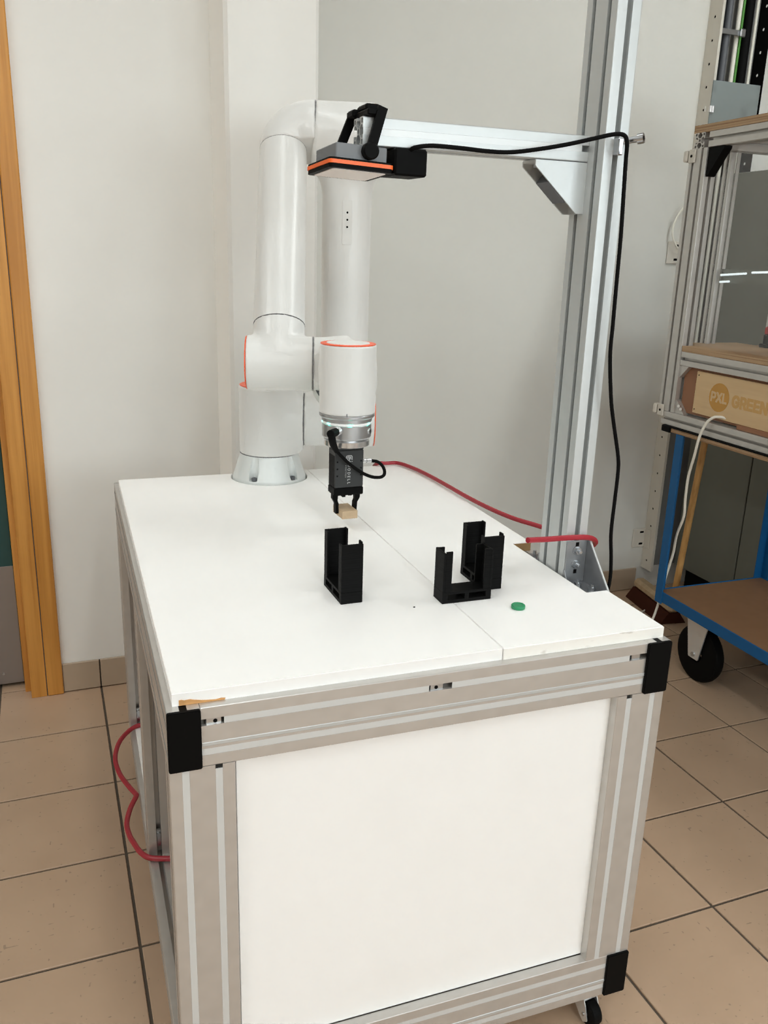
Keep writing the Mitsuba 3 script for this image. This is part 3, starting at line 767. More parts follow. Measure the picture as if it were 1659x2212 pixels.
obj('flange_body', lathe([(0, 1.0297), (0.0500, 1.0297), (0.0508, 1.0288), (0.0508, 1.0040), (0.0485, 1.0010), (0.040, 1.0008), (0.040, 0.9966), (0, 0.9966)], c6(0), Z, 80), 'mat_satin', tf)
obj('adapter_ring', lathe([(0, 0.9965), (0.0465, 0.9965), (0.0475, 0.9957), (0.0475, 0.9855), (0.0465, 0.9845), (0, 0.9845)], c6(0), Z, 96), 'mat_polished', tf)
portp = np.array([0.4838, 0.5995, 1.0165]); dp = portp - c6(1.0165); dp /= np.linalg.norm(dp)
obj('port', cat(lathe([(0.0042, 0.0), (0.0062, 0.0), (0.0062, 0.0035), (0.0042, 0.0035), (0.0042, 0.0)], c6(1.0165) + dp * 0.0495, dp, 24)), 'mat_polished', tf)
obj('port_hole', cyl(c6(1.0165) + dp * 0.050, c6(1.0165) + dp * 0.0515, 0.0042, 20), 'mat_black', tf)
# gripper
GY = math.radians(3.0)
def gt(m):
    m = m.copy(); rotz(m, GY); m.apply_translation(c6(0)); return m
grip = obj('gripper', gt(cat(bx((-0.0315, -0.0195, 0.8955), (0.0315, 0.0195, 0.9750), 0.0015), bx((-0.0325, -0.0190, 0.9750), (0.0315, 0.0190, 0.9844), 0.0015))), 'mat_gripper', robot, smooth=False, label='dark grey electric gripper body')
obj('base_block', gt(cat(bx((-0.0325, -0.0200, 0.8790), (0.0322, 0.0200, 0.8956), 0.0018), bx((-0.011, -0.012, 0.8735), (-0.0045, 0.012, 0.8795)), bx((0.002, -0.012, 0.8760), (0.010, 0.012, 0.8795)))), 'mat_black', grip, smooth=False)
for sg in (-1, 1):
    po = Polygon([(0.0185, 0.8795), (0.0305, 0.8795), (0.0305, 0.8690), (0.0245, 0.8590), (0.0235, 0.8365), (0.0172, 0.8365), (0.0172, 0.8580), (0.0200, 0.8650)])
    if sg < 0:
        po = Polygon([(-x, z) for x, z in po.exterior.coords])
    obj('finger', gt(ext(po, 0.012, frame_m((0, 0.006, 0), (1, 0, 0), (0, 0, 1), (0, -1, 0)))), 'mat_black', grip, smooth=False)
for x in (-0.0262, 0.0262):
    for z in (0.9535, 0.9385, 0.9235):
        obj('screw_hole', gt(cyl((x, -0.0194, z - 0.002), (x, -0.0198, z - 0.002), 0.0018, 14)), 'mat_black', grip)
obj('side_band', gt(bx((-0.0318, -0.0165, 0.8970), (-0.0314, 0.0165, 0.9640))), 'mat_black', grip, smooth=False)
# lettering, reading downwards
def text_at(s, h, o, xd, yd, bold=False, depth=0.0004):
    m = meshkit.text_mesh(s, h, depth, bold)
    xd, yd = np.array(xd, float), np.array(yd, float)
    m.apply_transform(frame_m(o, xd, yd, np.cross(xd, yd)))
    return m
def spaced(s, h, sp, bold=False):
    out, x = [], 0.0
    for ch in s:
        m = meshkit.text_mesh(ch, h, 0.0004, bold)
        m.apply_translation((x - m.bounds[0][0], 0, 0)); x = m.bounds[1][0] + sp
        out.append(m)
    return cat(*out)
tj = spaced('JODELL', 0.0058, 0.0030, True)
tj.apply_transform(frame_m((-0.0034 + 0.0, -0.0195, 0.9440), (0, 0, -1), (1, 0, 0), (0, -1, 0)))
tr = spaced('ROBOTICS', 0.0027, 0.0014)
tr.apply_transform(frame_m((-0.0090, -0.0195, 0.9440), (0, 0, -1), (1, 0, 0), (0, -1, 0)))
sq = lambda w, r: rrect(w, w, r, 4)
logo = unary_union([sq(0.0142, 0.0035).difference(sq(0.0112, 0.0025)).difference(sbox(0.0036, -0.01, 0.01, -0.0030)),
                    sq(0.0088, 0.002).difference(sq(0.0058, 0.0012)).difference(sbox(0.001, -0.01, 0.01, -0.002)),
                    sbox(-0.0008, -0.0042, 0.0010, 0.0016), sbox(-0.0020, 0.0008, 0.0022, 0.0022), Point(0.0062, -0.0060).buffer(0.0009)])
lg = ext(logo, 0.0004, frame_m((-0.0005, -0.0195, 0.9575), (1, 0, 0), (0, 0, 1), (0, -1, 0)))
obj('lettering', gt(cat(tj, tr)), 'mat_print_gray', grip, smooth=False, label='light grey vertical lettering JODELL ROBOTICS')
obj('logo', gt(lg), 'mat_print_gray', grip, smooth=False)
# gripper cable
conn = obj('cable_connector', cat(cyl((0.4752, 0.634, 0.9468), (0.4905, 0.637, 0.9457), 0.0048, 24, c=0.0006), cyl((0.4880, 0.6365, 0.9459), (0.5000, 0.6387, 0.9448), 0.0056, 24, c=0.0008), cyl((0.4795, 0.6350, 0.9465), (0.4825, 0.6355, 0.9463), 0.0060, 6)), 'mat_polished', robot, smooth=30, label='silver screw connector')
obj('gripper_cable', tube([(0.4985, 0.639, 0.9449), (0.5154, 0.64, 0.9414), (0.525, 0.635, 0.9333), (0.5287, 0.63, 0.9222), (0.5248, 0.625, 0.9143), (0.5127, 0.618, 0.9127), (0.4933, 0.609, 0.9172), (0.4751, 0.603, 0.9255), (0.4594, 0.601, 0.9354), (0.4418, 0.599, 0.9487), (0.4248, 0.596, 0.9645), (0.4126, 0.592, 0.9771), (0.4055, 0.583, 0.986)], 0.0034, 14), 'mat_rubber', robot, label='black looped gripper cable')
obj('cable_plug', cat(tube([(0.4075, 0.587, 0.982), (0.4035, 0.581, 0.988), (0.3957, 0.570, 0.9998), (0.3900, 0.560, 1.0145), (0.3885, 0.557, 1.0235)], np.array([0.0052, 0.0060, 0.0072, 0.0074, 0.0074]), 20, 6), cyl((0.3845, 0.5525, 1.0240), (0.4040, 0.5790, 1.0225), 0.0082, 28, c=0.0012)), 'mat_rubber', robot, smooth=40)
obj('plug_collar', cyl((0.4030, 0.5775, 1.0225), (0.4115, 0.5890, 1.0220), 0.0090, 28, c=0.0008), 'mat_polished', robot)

# wooden block in the gripper
blk = bx((-0.0170, -0.0290, 0.8300), (0.0170, 0.0290, 0.8470), 0.0006)
solo('wooden_block', gt(blk), 'mat_block', 'small tan wooden block pinched by the black gripper fingers', 'wooden block', smooth=False)

# ---------------------------------------------------------------- work lamp, camera box and cable on the arm
lamp = thing('work_lamp', 'square grey work lamp with an orange rim hanging under the aluminium arm', 'work lamp')
LM = trimesh.transformations.euler_matrix(math.radians(4.3), math.radians(-3.0), math.radians(2.1), 'rzxy')
LM[:3, 3] = (0.347, 0.341, 1.4910)
def lt(m):
    m = m.copy(); m.apply_transform(LM); return m
obj('housing', lt(bx((-0.0400, -0.0440, 0.0050), (0.0440, 0.0440, 0.0285), 0.0015)), 'mat_lamp_gray', lamp, smooth=False)
def plate(w, d, r, z0, z1):
    return ext(rrect(w, d, r, 5), z1 - z0, frame_m((0, 0, z0), (1, 0, 0), (0, 1, 0), (0, 0, 1)))
obj('rim', lt(cat(plate(0.1035, 0.1035, 0.006, 0.0030, 0.0060), plate(0.1035, 0.1035, 0.006, -0.0085, -0.0025))), 'mat_black', lamp, smooth=40)
obj('rim_band', lt(plate(0.1060, 0.1060, 0.007, -0.0026, 0.0031)), 'mat_orange_rim', lamp, smooth=40, label='orange band around the rim')
obj('lens', lt(plate(0.0880, 0.0880, 0.005, -0.0094, -0.0084)), 'mat_lens', lamp, smooth=40)
# bracket: cross piece on the arm with two slanted legs to pivots on the housing
def link(a, b, w, t, nrm):
    a, b = np.array(a, float), np.array(b, float); z = b - a; L = np.linalg.norm(z); z /= L
    x = np.cross(nrm, z); x /= np.linalg.norm(x)
    return ext(sbox(-w / 2, -t / 2, w / 2, t / 2), L, frame_m(a, x, np.cross(z, x), z))
br = [bx((0.3600, 0.2960, 1.5640), (0.3880, 0.3800, 1.5735), 0.002), bx((0.3640, 0.318, 1.5735), (0.3880, 0.362, 1.5835), 0.003), bx((0.3540, 0.352, 1.5665), (0.3760, 0.384, 1.5785), 0.003)]
br.append(link((0.3840, 0.2970, 1.5760), (0.3640, 0.2920, 1.5130), 0.0150, 0.006, (0, 1, 0)))
br.append(link((0.3640, 0.3800, 1.5740), (0.3400, 0.3880, 1.5120), 0.0140, 0.006, (0, 1, 0)))
br.append(cyl((0.3640, 0.2850, 1.5130), (0.3640, 0.3000, 1.5130), 0.0125, 32, c=0.002))
obj('bracket', cat(*br), 'mat_black', lamp, smooth=30)
cb = rotz(bx((-0.0310, -0.0280, 1.4820), (0.0260, 0.0300, 1.5222), 0.003), math.radians(6))
cb.apply_translation((0.4345, 0.3290, 0))
cam_box = solo('camera_box', cb, 'mat_black', 'small black box beside the work lamp under the aluminium arm', 'camera', smooth=False)
solo('lamp_cable', tube([(0.4330, 0.3030, 1.5200), (0.4390, 0.294, 1.5235), (0.4640, 0.288, 1.5268), (0.5120, 0.288, 1.5265), (0.5590, 0.288, 1.5250), (0.6010, 0.288, 1.5265), (0.643, 0.276, 1.5327), (0.6852, 0.262, 1.5411), (0.7204, 0.246, 1.55), (0.7473, 0.236, 1.5569), (0.7644, 0.234, 1.5588), (0.7737, 0.233, 1.555), (0.7777, 0.233, 1.5430), (0.7817, 0.238, 1.5225), (0.7856, 0.24, 1.4701), (0.7887, 0.24, 1.4052), (0.7901, 0.24, 1.3235), (0.7914, 0.24, 1.2622), (0.7927, 0.24, 1.2074), (0.8037, 0.24, 1.1348), (0.8138, 0.24, 1.0933), (0.8317, 0.24, 1.0293), (0.8356, 0.24, 0.999), (0.8354, 0.24, 0.9466), (0.8353, 0.24, 0.8841), (0.8411, 0.24, 0.8381), (0.8447, 0.24, 0.8007), (0.8426, 0.24, 0.7681), (0.8380, 0.25, 0.70), (0.83, 0.27, 0.60), (0.815, 0.30, 0.50)], 0.0033, 12, 6), 'mat_rubber', 'long black cable from the camera box along the arm and down the mast', 'cable')

# ---------------------------------------------------------------- things on the bench top
def holder(L, Wd, Ht, windows=True):
    """printed U-shaped holder: hollow foot with two windows a side and two channel-shaped walls; long along y"""
    w, fh = 0.0042, 0.020
    foot = to_man(bx((-Wd / 2, -L / 2, 0), (Wd / 2, L / 2, fh)))
    for s in (-1, 1):
        c0, c1 = (0.004, L / 2 - 0.010)
        a, b = (c0, c1) if s > 0 else (-c1, -c0)
        foot = foot - to_man(bx((-Wd, a, 0.0055), (Wd, b, fh - 0.0045)))
    parts = [from_man(foot)]
    for s in (-1, 1):
        y0, y1 = (L / 2 - w, L / 2) if s > 0 else (-L / 2, -L / 2 + w)
        parts.append(bx((-Wd / 2, y0, fh), (Wd / 2, y1, Ht), 0.0004))
        fl = 0.0115
        ya, yb = (y0 - fl, y0) if s > 0 else (y1, y1 + fl)
        for sx in (-1, 1):
            x0, x1 = (Wd / 2 - 0.0030, Wd / 2) if sx > 0 else (-Wd / 2, -Wd / 2 + 0.0030)
            parts.append(bx((x0, ya, fh), (x1, yb, Ht - 0.0005 if sx < 0 else Ht + 0.0025), 0.0003))
    return cat(*parts)
def put(m, x, y, yaw):
    rotz(m, yaw); m.apply_translation((x, y, TOP + 0.0002)); return m
hl = 'black printed plastic holders on the bench'
solo('printed_holder', put(holder(0.094, 0.038, 0.104), 0.3315, 0.2880, math.radians(1.5)), 'mat_black_print', 'black plastic U-shaped holder standing alone left of the board seam', 'holder', hl, smooth=False)
solo('printed_holder', put(holder(0.0915, 0.037, 0.090), 0.5250, 0.2145, math.radians(-90)), 'mat_black_print', 'shorter black plastic holder standing crosswise, its open side towards the viewer', 'holder', hl, smooth=False)
solo('printed_holder', put(holder(0.090, 0.038, 0.099), 0.5915, 0.2790, math.radians(0)), 'mat_black_print', 'rearmost black plastic holder, between the crosswise holder and the mast', 'holder', hl, smooth=False)
solo('green_magnet', lathe([(0, 0), (0.0108, 0), (0.0118, 0.0010), (0.0118, 0.0052), (0.0108, 0.0064), (0.0085, 0.0066), (0.0075, 0.0058), (0, 0.0058)], (0.5975, 0.1460, TOP), Z, 48), 'mat_green', 'small round green magnet lying on the right board', 'magnet', smooth=35)
crumb = trimesh.creation.icosphere(1, 0.0018); crumb.apply_scale((1, 0.7, 0.5)); crumb.apply_translation((0.4285, 0.1960, TOP + 0.0009))
solo('crumb', crumb, 'mat_black', 'tiny dark crumb on the white board in front of the holders', 'crumb', smooth=True)
HOSE = [(0.700, 1.225, 0.745), (0.7020, 1.185, 0.790), (0.7034, 1.150, 0.8075), (0.7265, 1.1497, 0.8066), (0.7594, 1.1452, 0.8062), (0.7790, 1.0831, 0.8062), (0.7890, 0.9966, 0.8066), (0.7950, 0.88, 0.8068), (0.7990, 0.7736, 0.8068), (0.8089, 0.67, 0.8068), (0.8252, 0.5876, 0.807), (0.8480, 0.5255, 0.808), (0.8640, 0.45, 0.812), (0.8640, 0.37, 0.818), (0.8416, 0.31, 0.8329), (0.8315, 0.280, 0.8515), (0.8063, 0.254, 0.8695), (0.7775, 0.240, 0.8794), (0.7335, 0.230, 0.8853), (0.683, 0.215, 0.8917), (0.6371, 0.2, 0.8989)]
solo('red_hose', tube(HOSE, 0.0050, 16, 8), 'mat_red_hose', 'red air hose along the right bench edge and around the mast foot', 'hose')
solo('red_hose', tube([(0.090, 0.530, 0.1235), (0.05, 0.546, 0.1225), (0.022, 0.555, 0.1222), (-0.002, 0.567, 0.1220), (-0.017, 0.592, 0.1205), (-0.027, 0.628, 0.118), (-0.034, 0.665, 0.112), (-0.037, 0.715, 0.108), (-0.026, 0.768, 0.108), (-0.0095, 0.808, 0.111), (-0.0095, 0.818, 0.112), (-0.022, 0.850, 0.113), (-0.039, 0.905, 0.114), (-0.047, 0.965, 0.115), (-0.043, 1.012, 0.117), (-0.030, 1.055, 0.120), (-0.008, 1.085, 0.1255), (0.016, 1.096, 0.1325), (0.04, 1.094, 0.1335)], 0.0058, 16, 8), 'mat_red_hose', 'red hose bulging out of the left side of the bench near the floor', 'hose')

# ---------------------------------------------------------------- right side: trolley, rack on it, cable tray, cabinet
XR = 1.80
cart = thing('trolley', 'blue steel trolley with a brown lower deck beside the bench', 'trolley')
CY0, CY1, CX1 = -0.20, 1.268, 2.26
DZ = 0.268
obj('deck', bx((XR + 0.004, CY0 + 0.004, DZ - 0.014), (CX1 - 0.004, CY1 - 0.004, DZ - 0.003)), 'mat_deck', cart, smooth=False)
fr = [bx((XR, CY0, DZ - 0.038), (XR + 0.004, CY1, DZ), 0.001), bx((CX1 - 0.004, CY0, DZ - 0.038), (CX1, CY1, DZ), 0.001),
      bx((XR + 0.004, CY1 - 0.004, DZ - 0.038), (CX1 - 0.004, CY1, DZ), 0.001), bx((XR + 0.004, CY0, DZ - 0.038), (CX1 - 0.004, CY0 + 0.004, DZ), 0.001),
      bx((XR + 0.004, CY0 + 0.004, DZ - 0.038), (CX1 - 0.004, CY1 - 0.004, DZ - 0.034))]
obj('deck_frame', cat(*fr), 'mat_blue', cart, smooth=False)
for x in (XR, CX1):
    for y in (CY0, CY1):
        sx, sy = (1 if x == XR else -1), (1 if y == CY0 else -1)
        m = cat(bx((x - 0.003 * sx, y - 0.003 * sy, DZ - 0.044), (x + 0.033 * sx, y + 0.001 * sy, 0.822), 0.0008),
                bx((x - 0.003 * sx, y - 0.003 * sy, DZ - 0.044), (x + 0.001 * sx, y + 0.033 * sy, 0.822), 0.0008))
        obj('upright', m, 'mat_blue', cart, smooth=False)
sh = obj('top_deck', bx((XR - 0.004, CY0, 0.8222), (CX1, CY1 + 0.060, 0.8365), 0.0006), 'mat_plyedge', cart, smooth=False)
obj('edge_trim', bx((XR - 0.007, CY0, 0.8366), (CX1, CY1 + 0.062, 0.8412)), 'mat_black', cart, smooth=False)
obj('corner_block', bx((XR - 0.010, CY1 + 0.030, 0.8195), (XR + 0.04, CY1 + 0.075, 0.8415), 0.003), 'mat_black', cart, smooth=False)
def big_caster(x, y):
    r = 0.100
    prof = [(0.03, -0.020), (0.080, -0.020), (0.096, -0.016), (0.100, -0.006), (0.100, 0.006), (0.096, 0.016), (0.080, 0.020), (0.03, 0.020), (0.03, -0.020)]
    side = Polygon([(-0.048, 0.226), (0.048, 0.226), (0.020, 0.088), (-0.020, 0.088)]).buffer(0.004)
    a = ext(side, 0.004, frame_m((x - 0.030, y, 0), (0, 1, 0), (0, 0, 1), (1, 0, 0)))
    b = ext(side, 0.004, frame_m((x + 0.026, y, 0), (0, 1, 0), (0, 0, 1), (1, 0, 0)))
    k = obj('caster', cat(a, b, bx((x - 0.045, y - 0.055, 0.225), (x + 0.045, y + 0.055, 0.2298), 0.001)), 'mat_caster_fork', cart, smooth=30)
    obj('wheel', lathe(prof, (x, y, r), (1, 0, 0), 56), 'mat_rubber', k, smooth=35)
    obj('axle', cyl((x - 0.034, y, r), (x + 0.034, y, r), 0.008, 20), 'mat_zinc', k)
for x in (XR + 0.062, CX1 - 0.062):
    for y in (CY1 - 0.185, CY0 + 0.16):
        big_caster(x, y)

rack = thing('profile_rack', 'aluminium profile rack standing on the blue trolley, its frame holding a lettered wooden box', 'rack')
Q = 0.045
RY1 = 1.383
zb0 = 0.8415
def rbar(name, p0, p1, w, h, xd, hollow=False):
    return obj(name, prof_bar(p0, p1, w, h, xd, hollow), 'mat_alu', rack, smooth=25)
ybar = lambda z: ((XR + Q / 2, -0.20, z), (XR + Q / 2, 1.300, z))
rbar('lower_beam', (XR + Q / 2, -0.20, zb0 + Q / 2), (XR + Q / 2, 1.362, zb0 + Q / 2), Q, Q, (1, 0, 0))
rbar('middle_beam', *ybar(1.0675), Q, Q, (1, 0, 0))
rbar('upper_beam', *ybar(1.7315), Q, Q, (1, 0, 0))
rbar('upright', (XR + Q / 2, 1.343, zb0 + Q + 0.0005), (XR + Q / 2, 1.343, 1.709), Q, 0.08, (1, 0, 0))
rbar('cross_beam', (XR, 1.343, 1.7315), (CX1 - 0.05, 1.343, 1.7315), Q, Q, (0, 1, 0), True)
rbar('cross_beam', (XR + Q, 1.3600, 1.0675), (CX1 - 0.05, 1.3395, 1.0675), Q, Q, (0, 1, 0))
rbar('cross_beam', (XR + Q, 1.3395, zb0 + Q / 2), (CX1 - 0.05, 1.3395, zb0 + Q / 2), Q, Q, (0, 1, 0))
rbar('upright', (CX1 - 0.05 + Q / 2, 1.343, zb0), (CX1 - 0.05 + Q / 2, 1.343, 1.754), Q, 0.08, (1, 0, 0))
rbar('upright', (1.960, 1.372, 1.1083), (1.960, 1.372, 1.7085), 0.036, 0.036, (1, 0, 0))
obj('shelf_board', bx((XR + 0.001, -0.20, 1.0902), (CX1 - 0.01, 1.3015, 1.1080), 0.0005), 'mat_plyedge', rack, smooth=False)
obj('shelf_board', bx((XR + Q + 0.001, 1.3016, 1.0902), (2.10, 1.392, 1.1080), 0.0005), 'mat_plyedge', rack, smooth=False)
obj('top_board', bx((XR - 0.001, -0.20, 1.7542), (CX1, 1.372, 1.7760), 0.0005), 'mat_plyedge', rack, smooth=False)
# corner gussets
def gus(y, z, sy, sz, a=0.04):
    return ext(Polygon([(y, z), (y + sy * a, z), (y, z + sz * a)]), 0.030, frame_m((XR + 0.006, 0, 0), (0, 1, 0), (0, 0, 1), (1, 0, 0)))
obj('gusset', gus(1.3025, 1.0445, -1, -1), 'mat_alu', rack, smooth=False)
obj('gusset', gus(1.3025, 0.8870, -1, 1, 0.045), 'mat_alu', rack, smooth=False)
obj('gusset', ext(Polygon([(1.3025, 1.7085), (1.2350, 1.7085), (1.2350, 1.7020), (1.2960, 1.6250), (1.3025, 1.6250)]), 0.030, frame_m((XR + 0.006, 0, 0), (0, 1, 0), (0, 0, 1), (1, 0, 0))), 'mat_black', rack, smooth=False)
for q in ((1.280, 0.902), (1.268, 0.894)):
    obj('bolt', cyl((XR + 0.005, q[0], q[1] + 0.01), (XR - 0.004, q[0] - 0.004, q[1] + 0.012), 0.005, 16), 'mat_polished', rack)
# hinge-like connectors on the corner post
for z in (0.889, 1.690):
    kx = obj('corner_hinge', cat(bx((XR - 0.006, 1.350, z - 0.022), (XR - 0.0005, 1.380, z + 0.018), 0.002), bx((XR - 0.010, 1.384, z - 0.018), (XR + 0.03, 1.402, z + 0.016), 0.004)), 'mat_tray', rack, smooth=False)
    obj('hinge_pin', cyl((XR - 0.0062, 1.365, z - 0.002), (XR - 0.0075, 1.365, z - 0.002), 0.004, 12), 'mat_black', kx)
# lettered box front
obj('back_panel', bx((XR + 0.022, -0.20, 0.893), (XR + 0.028, 1.296, 1.043)), 'mat_hardboard', rack, smooth=False)
pan = obj('plywood_front', bx((XR + 0.012, 0.30, 0.902), (XR + 0.020, 1.226, 1.036), 0.0008), 'mat_plywood', rack, smooth=False)
obj('box_skirt', bx((XR + 0.008, -0.20, 0.8875), (XR + 0.019, 1.015, 0.9015)), 'mat_hardboard', rack, smooth=False)
px_ = XR + 0.0119
disc = Point(0, 0).buffer(0.0445, quad_segs=24)
cyc, czc = 1.112, 0.968
obj('emblem', ext(disc, 0.0003, frame_m((px_, cyc, czc), (0, -1, 0), (0, 0, 1), (-1, 0, 0))), 'mat_burn', pan, smooth=False)
fat = lambda m, d: cat(*[m.copy().apply_translation((dx, dy, 0)) for dx in (-d, 0, d) for dy in (-d, 0, d)])
t = fat(meshkit.text_mesh('PXL', 0.029, 0.0004, True), 0.0010); t.apply_translation((-t.bounds.mean(0)[0], -t.bounds.mean(0)[1], 0))
s = 0.073 / (t.bounds[1][0] - t.bounds[0][0]); t.apply_scale((s, 1, 1))
t.apply_transform(frame_m((px_ - 0.0003, cyc, czc), (0, -1, 0), (0, 0, 1), (-1, 0, 0)))
obj('emblem_lettering', t, 'mat_plywood', pan, smooth=False, label='pale letters PXL in the round emblem')
t = fat(meshkit.text_mesh('GREEN', 0.033, 0.0004, True), 0.0016)
t.apply_transform(frame_m((px_, 1.056, 0.9505), (0, -1, 0), (0, 0, 1), (-1, 0, 0)))
obj('lettering', t, 'mat_burn_soft', pan, smooth=False, label='burnt letters GREEN')
for y, z in ((1.216, 1.024), (1.218, 0.914)):
    obj('screw', cyl((px_ + 0.0003, y, z), (px_ - 0.0003, y, z), 0.0022, 12), 'mat_black', pan)
obj('glass_pane', trimesh.Trimesh([[XR + 0.034, -0.19, 1.109], [XR + 0.034, 1.30, 1.109], [XR + 0.034, 1.30, 1.708], [XR + 0.034, -0.19, 1.708]], [[0, 1, 2], [0, 2, 3]], process=False), 'mat_glass', rack, smooth=False)

# things in and on the rack
solo('gray_plate', bx((1.806, 1.320, 1.7764), (1.985, 1.3245, 1.899), 0.001), 'mat_gray_plate', 'scuffed grey-green metal plate standing upright on the rack top', 'metal plate', smooth=False)
solo('plate_clip', cat(bx((1.7905, 1.3215, 1.810), (1.7905, 1.3265, 1.826), 0.001), cyl((1.8035, 1.317, 1.809), (1.8035, 1.317, 1.827), 0.0045, 18), cyl((1.8125, 1.317, 1.809), (1.8125, 1.317, 1.827), 0.0045, 18)), 'mat_polished', 'shiny metal clip on the edge of the grey-green plate', 'clip', smooth=30)
tool = thing('red_tool', 'small red and black device on the rack shelf at the right edge', 'device')
obj('foot', bx((2.060, 1.205, 1.1081), (2.120, 1.245, 1.1200), 0.003), 'mat_black', tool, smooth=False)
obj('body', bx((2.070, 1.205, 1.1200), (2.115, 1.240, 1.1500), 0.003), 'mat_black', tool, smooth=False)
obj('head', bx((2.070, 1.205, 1.1500), (2.115, 1.240, 1.1750), 0.004), pr('mat_red', (0.40, 0.02, 0.02), 0.4), tool, smooth=False)
solo('shelf_cable', tube([(2.05, 1.316, 1.7085), (2.06, 1.305, 1.7060), (2.085, 1.29, 1.690), (2.115, 1.28, 1.640), (2.120, 1.27, 1.580), (2.118, 1.26, 1.535), (2.145, 1.24, 1.505), (2.19, 1.24, 1.47), (2.228, 1.2995, 1.46)], 0.0035, 10, 8), 'mat_dark_gray', 'dark cable hanging below the rack top', 'cable')
solo('white_tube', tube([(2.012, 1.25, 1.7535), (2.014, 1.25, 1.66), (2.02, 1.25, 1.58), (2.03, 1.25, 1.52), (2.04, 1.24, 1.46), (2.065, 1.23, 1.41), (2.08, 1.22, 1.35)], 0.0032, 10, 8), 'mat_white_cable', 'short white cable behind the rack glass nearest the corner', 'cable')
solo('white_tube', tube([(2.232, 1.2995, 1.43), (2.24, 1.24, 1.44), (2.225, 1.20, 1.42), (2.21, 1.195, 1.38), (2.205, 1.19, 1.30)], 0.0042, 10, 8), 'mat_white_cable', 'thicker white cable arching behind the rack glass at the right edge', 'cable')
solo('white_cable', tube([(1.8185, 1.0600, 0.9068), (1.8140, 1.0780, 0.9100), (1.806, 1.0920, 0.9110), (1.795, 1.1060, 0.9065), (1.7855, 1.1226, 0.8851), (1.781, 1.1394, 0.8374), (1.786, 1.1560, 0.7735), (1.800, 1.187, 0.6960), (1.812, 1.201, 0.6160), (1.824, 1.211, 0.5500), (1.842, 1.254, 0.4700), (1.863, 1.285, 0.3895), (1.8595, 1.300, 0.3061), (1.846, 1.300, 0.2367), (1.838, 1.300, 0.184), (1.826, 1.300, 0.1403), (1.815, 1.31, 0.08), (1.79, 1.33, 0.02), (1.74, 1.36, 0.006)], 0.0045, 12, 8), 'mat_white_cable', 'white cable hanging from the lettered box in front of the trolley', 'cable')
solo('floor_cable', tube([(1.80, 1.66, 0.0045), (1.92, 1.62, 0.0045), (2.02, 1.62, 0.0045), (2.10, 1.66, 0.0045)], 0.0040, 10, 8), 'mat_white_cable', 'white cable lying on the floor behind the trolley', 'cable')
solo('floor_cable', tube([(1.56, 1.27, 0.0045), (1.66, 1.25, 0.0045), (1.74, 1.21, 0.0045), (1.83, 1.19, 0.0045)], 0.0040, 10, 8), 'mat_white_cable', 'white cable lying on the floor by the trolley wheel', 'cable')

for i_, (p_, q_, w_) in enumerate((((1.95, 1.3400, 1.3328), (1.95, 1.2262, 1.3408), 'upper left'), ((1.95, 1.3400, 1.3107), (1.95, 1.2979, 1.3139), 'lower, shortest'), ((1.95, 1.2007, 1.3443), (1.95, 1.100, 1.3490), 'right'))):
    wr_ = solo('light_tube', cyl(p_, q_, 0.0035, 14), 'mat_diffuser', 'thin white light tube behind the rack glass, the %s one' % w_, 'light tube')
    scene[wr_]['emitter'] = {'type': 'area', 'radiance': {'type': 'rgb', 'value': [0.42, 0.52, 0.55]}}
solo('rod_rail', bx((1.962, 1.0, 1.308), (1.968, 1.352, 1.352)), 'mat_cabinet', 'olive rail carrying the light tubes behind the rack glass', 'rail', smooth=False)

# broom leaning behind the trolley
broom = thing('broom', 'broom with a pale wooden head and orange-brown handle behind the trolley', 'broom')
hm = bx((-0.026, -0.15, 0.045), (0.026, 0.15, 0.085), 0.012); rotz(hm, math.radians(-8)); hm.apply_translation((2.105, 1.640, 0))
obj('head_block', hm, 'mat_pale_wood', broom, smooth=30)
hb_ = ext(Polygon([(-0.055, 0.002), (0.055, 0.002), (0.024, 0.046), (-0.024, 0.046)]), 0.29, frame_m((0, 0.145, 0), (1, 0, 0), (0, 0, 1), (0, -1, 0)))
rotz(hb_, math.radians(-8)); hb_.apply_translation((2.105, 1.640, 0))
obj('bristles', hb_, 'mat_bristle', broom, smooth=False)
obj('handle', cyl((2.118, 1.550, 0.083), (2.100, 1.455, 1.02), 0.0125, 28, c=0.002), 'mat_handle', broom)

# steel cabinet along the right
cab = thing('steel_cabinet', 'tall olive-grey two-door steel cabinet behind the trolley and rack', 'cabinet')
XC = 2.30
obj('body', bx((XC + 0.019, 1.080, 0.126), (XC + 0.45, 1.790, 1.695), 0.002), 'mat_cabinet', cab, smooth=False)
obj('plinth', bx((XC + 0.06, 1.10, 0.0), (XC + 0.42, 1.78, 0.126)), 'mat_black', cab, smooth=False)
for a, b in ((1.4425, 1.790), (1.080, 1.4365)):
    obj('door', bx((XC, a, 0.127), (XC + 0.0185, b, 1.694), 0.002), 'mat_cabinet', cab, smooth=False)

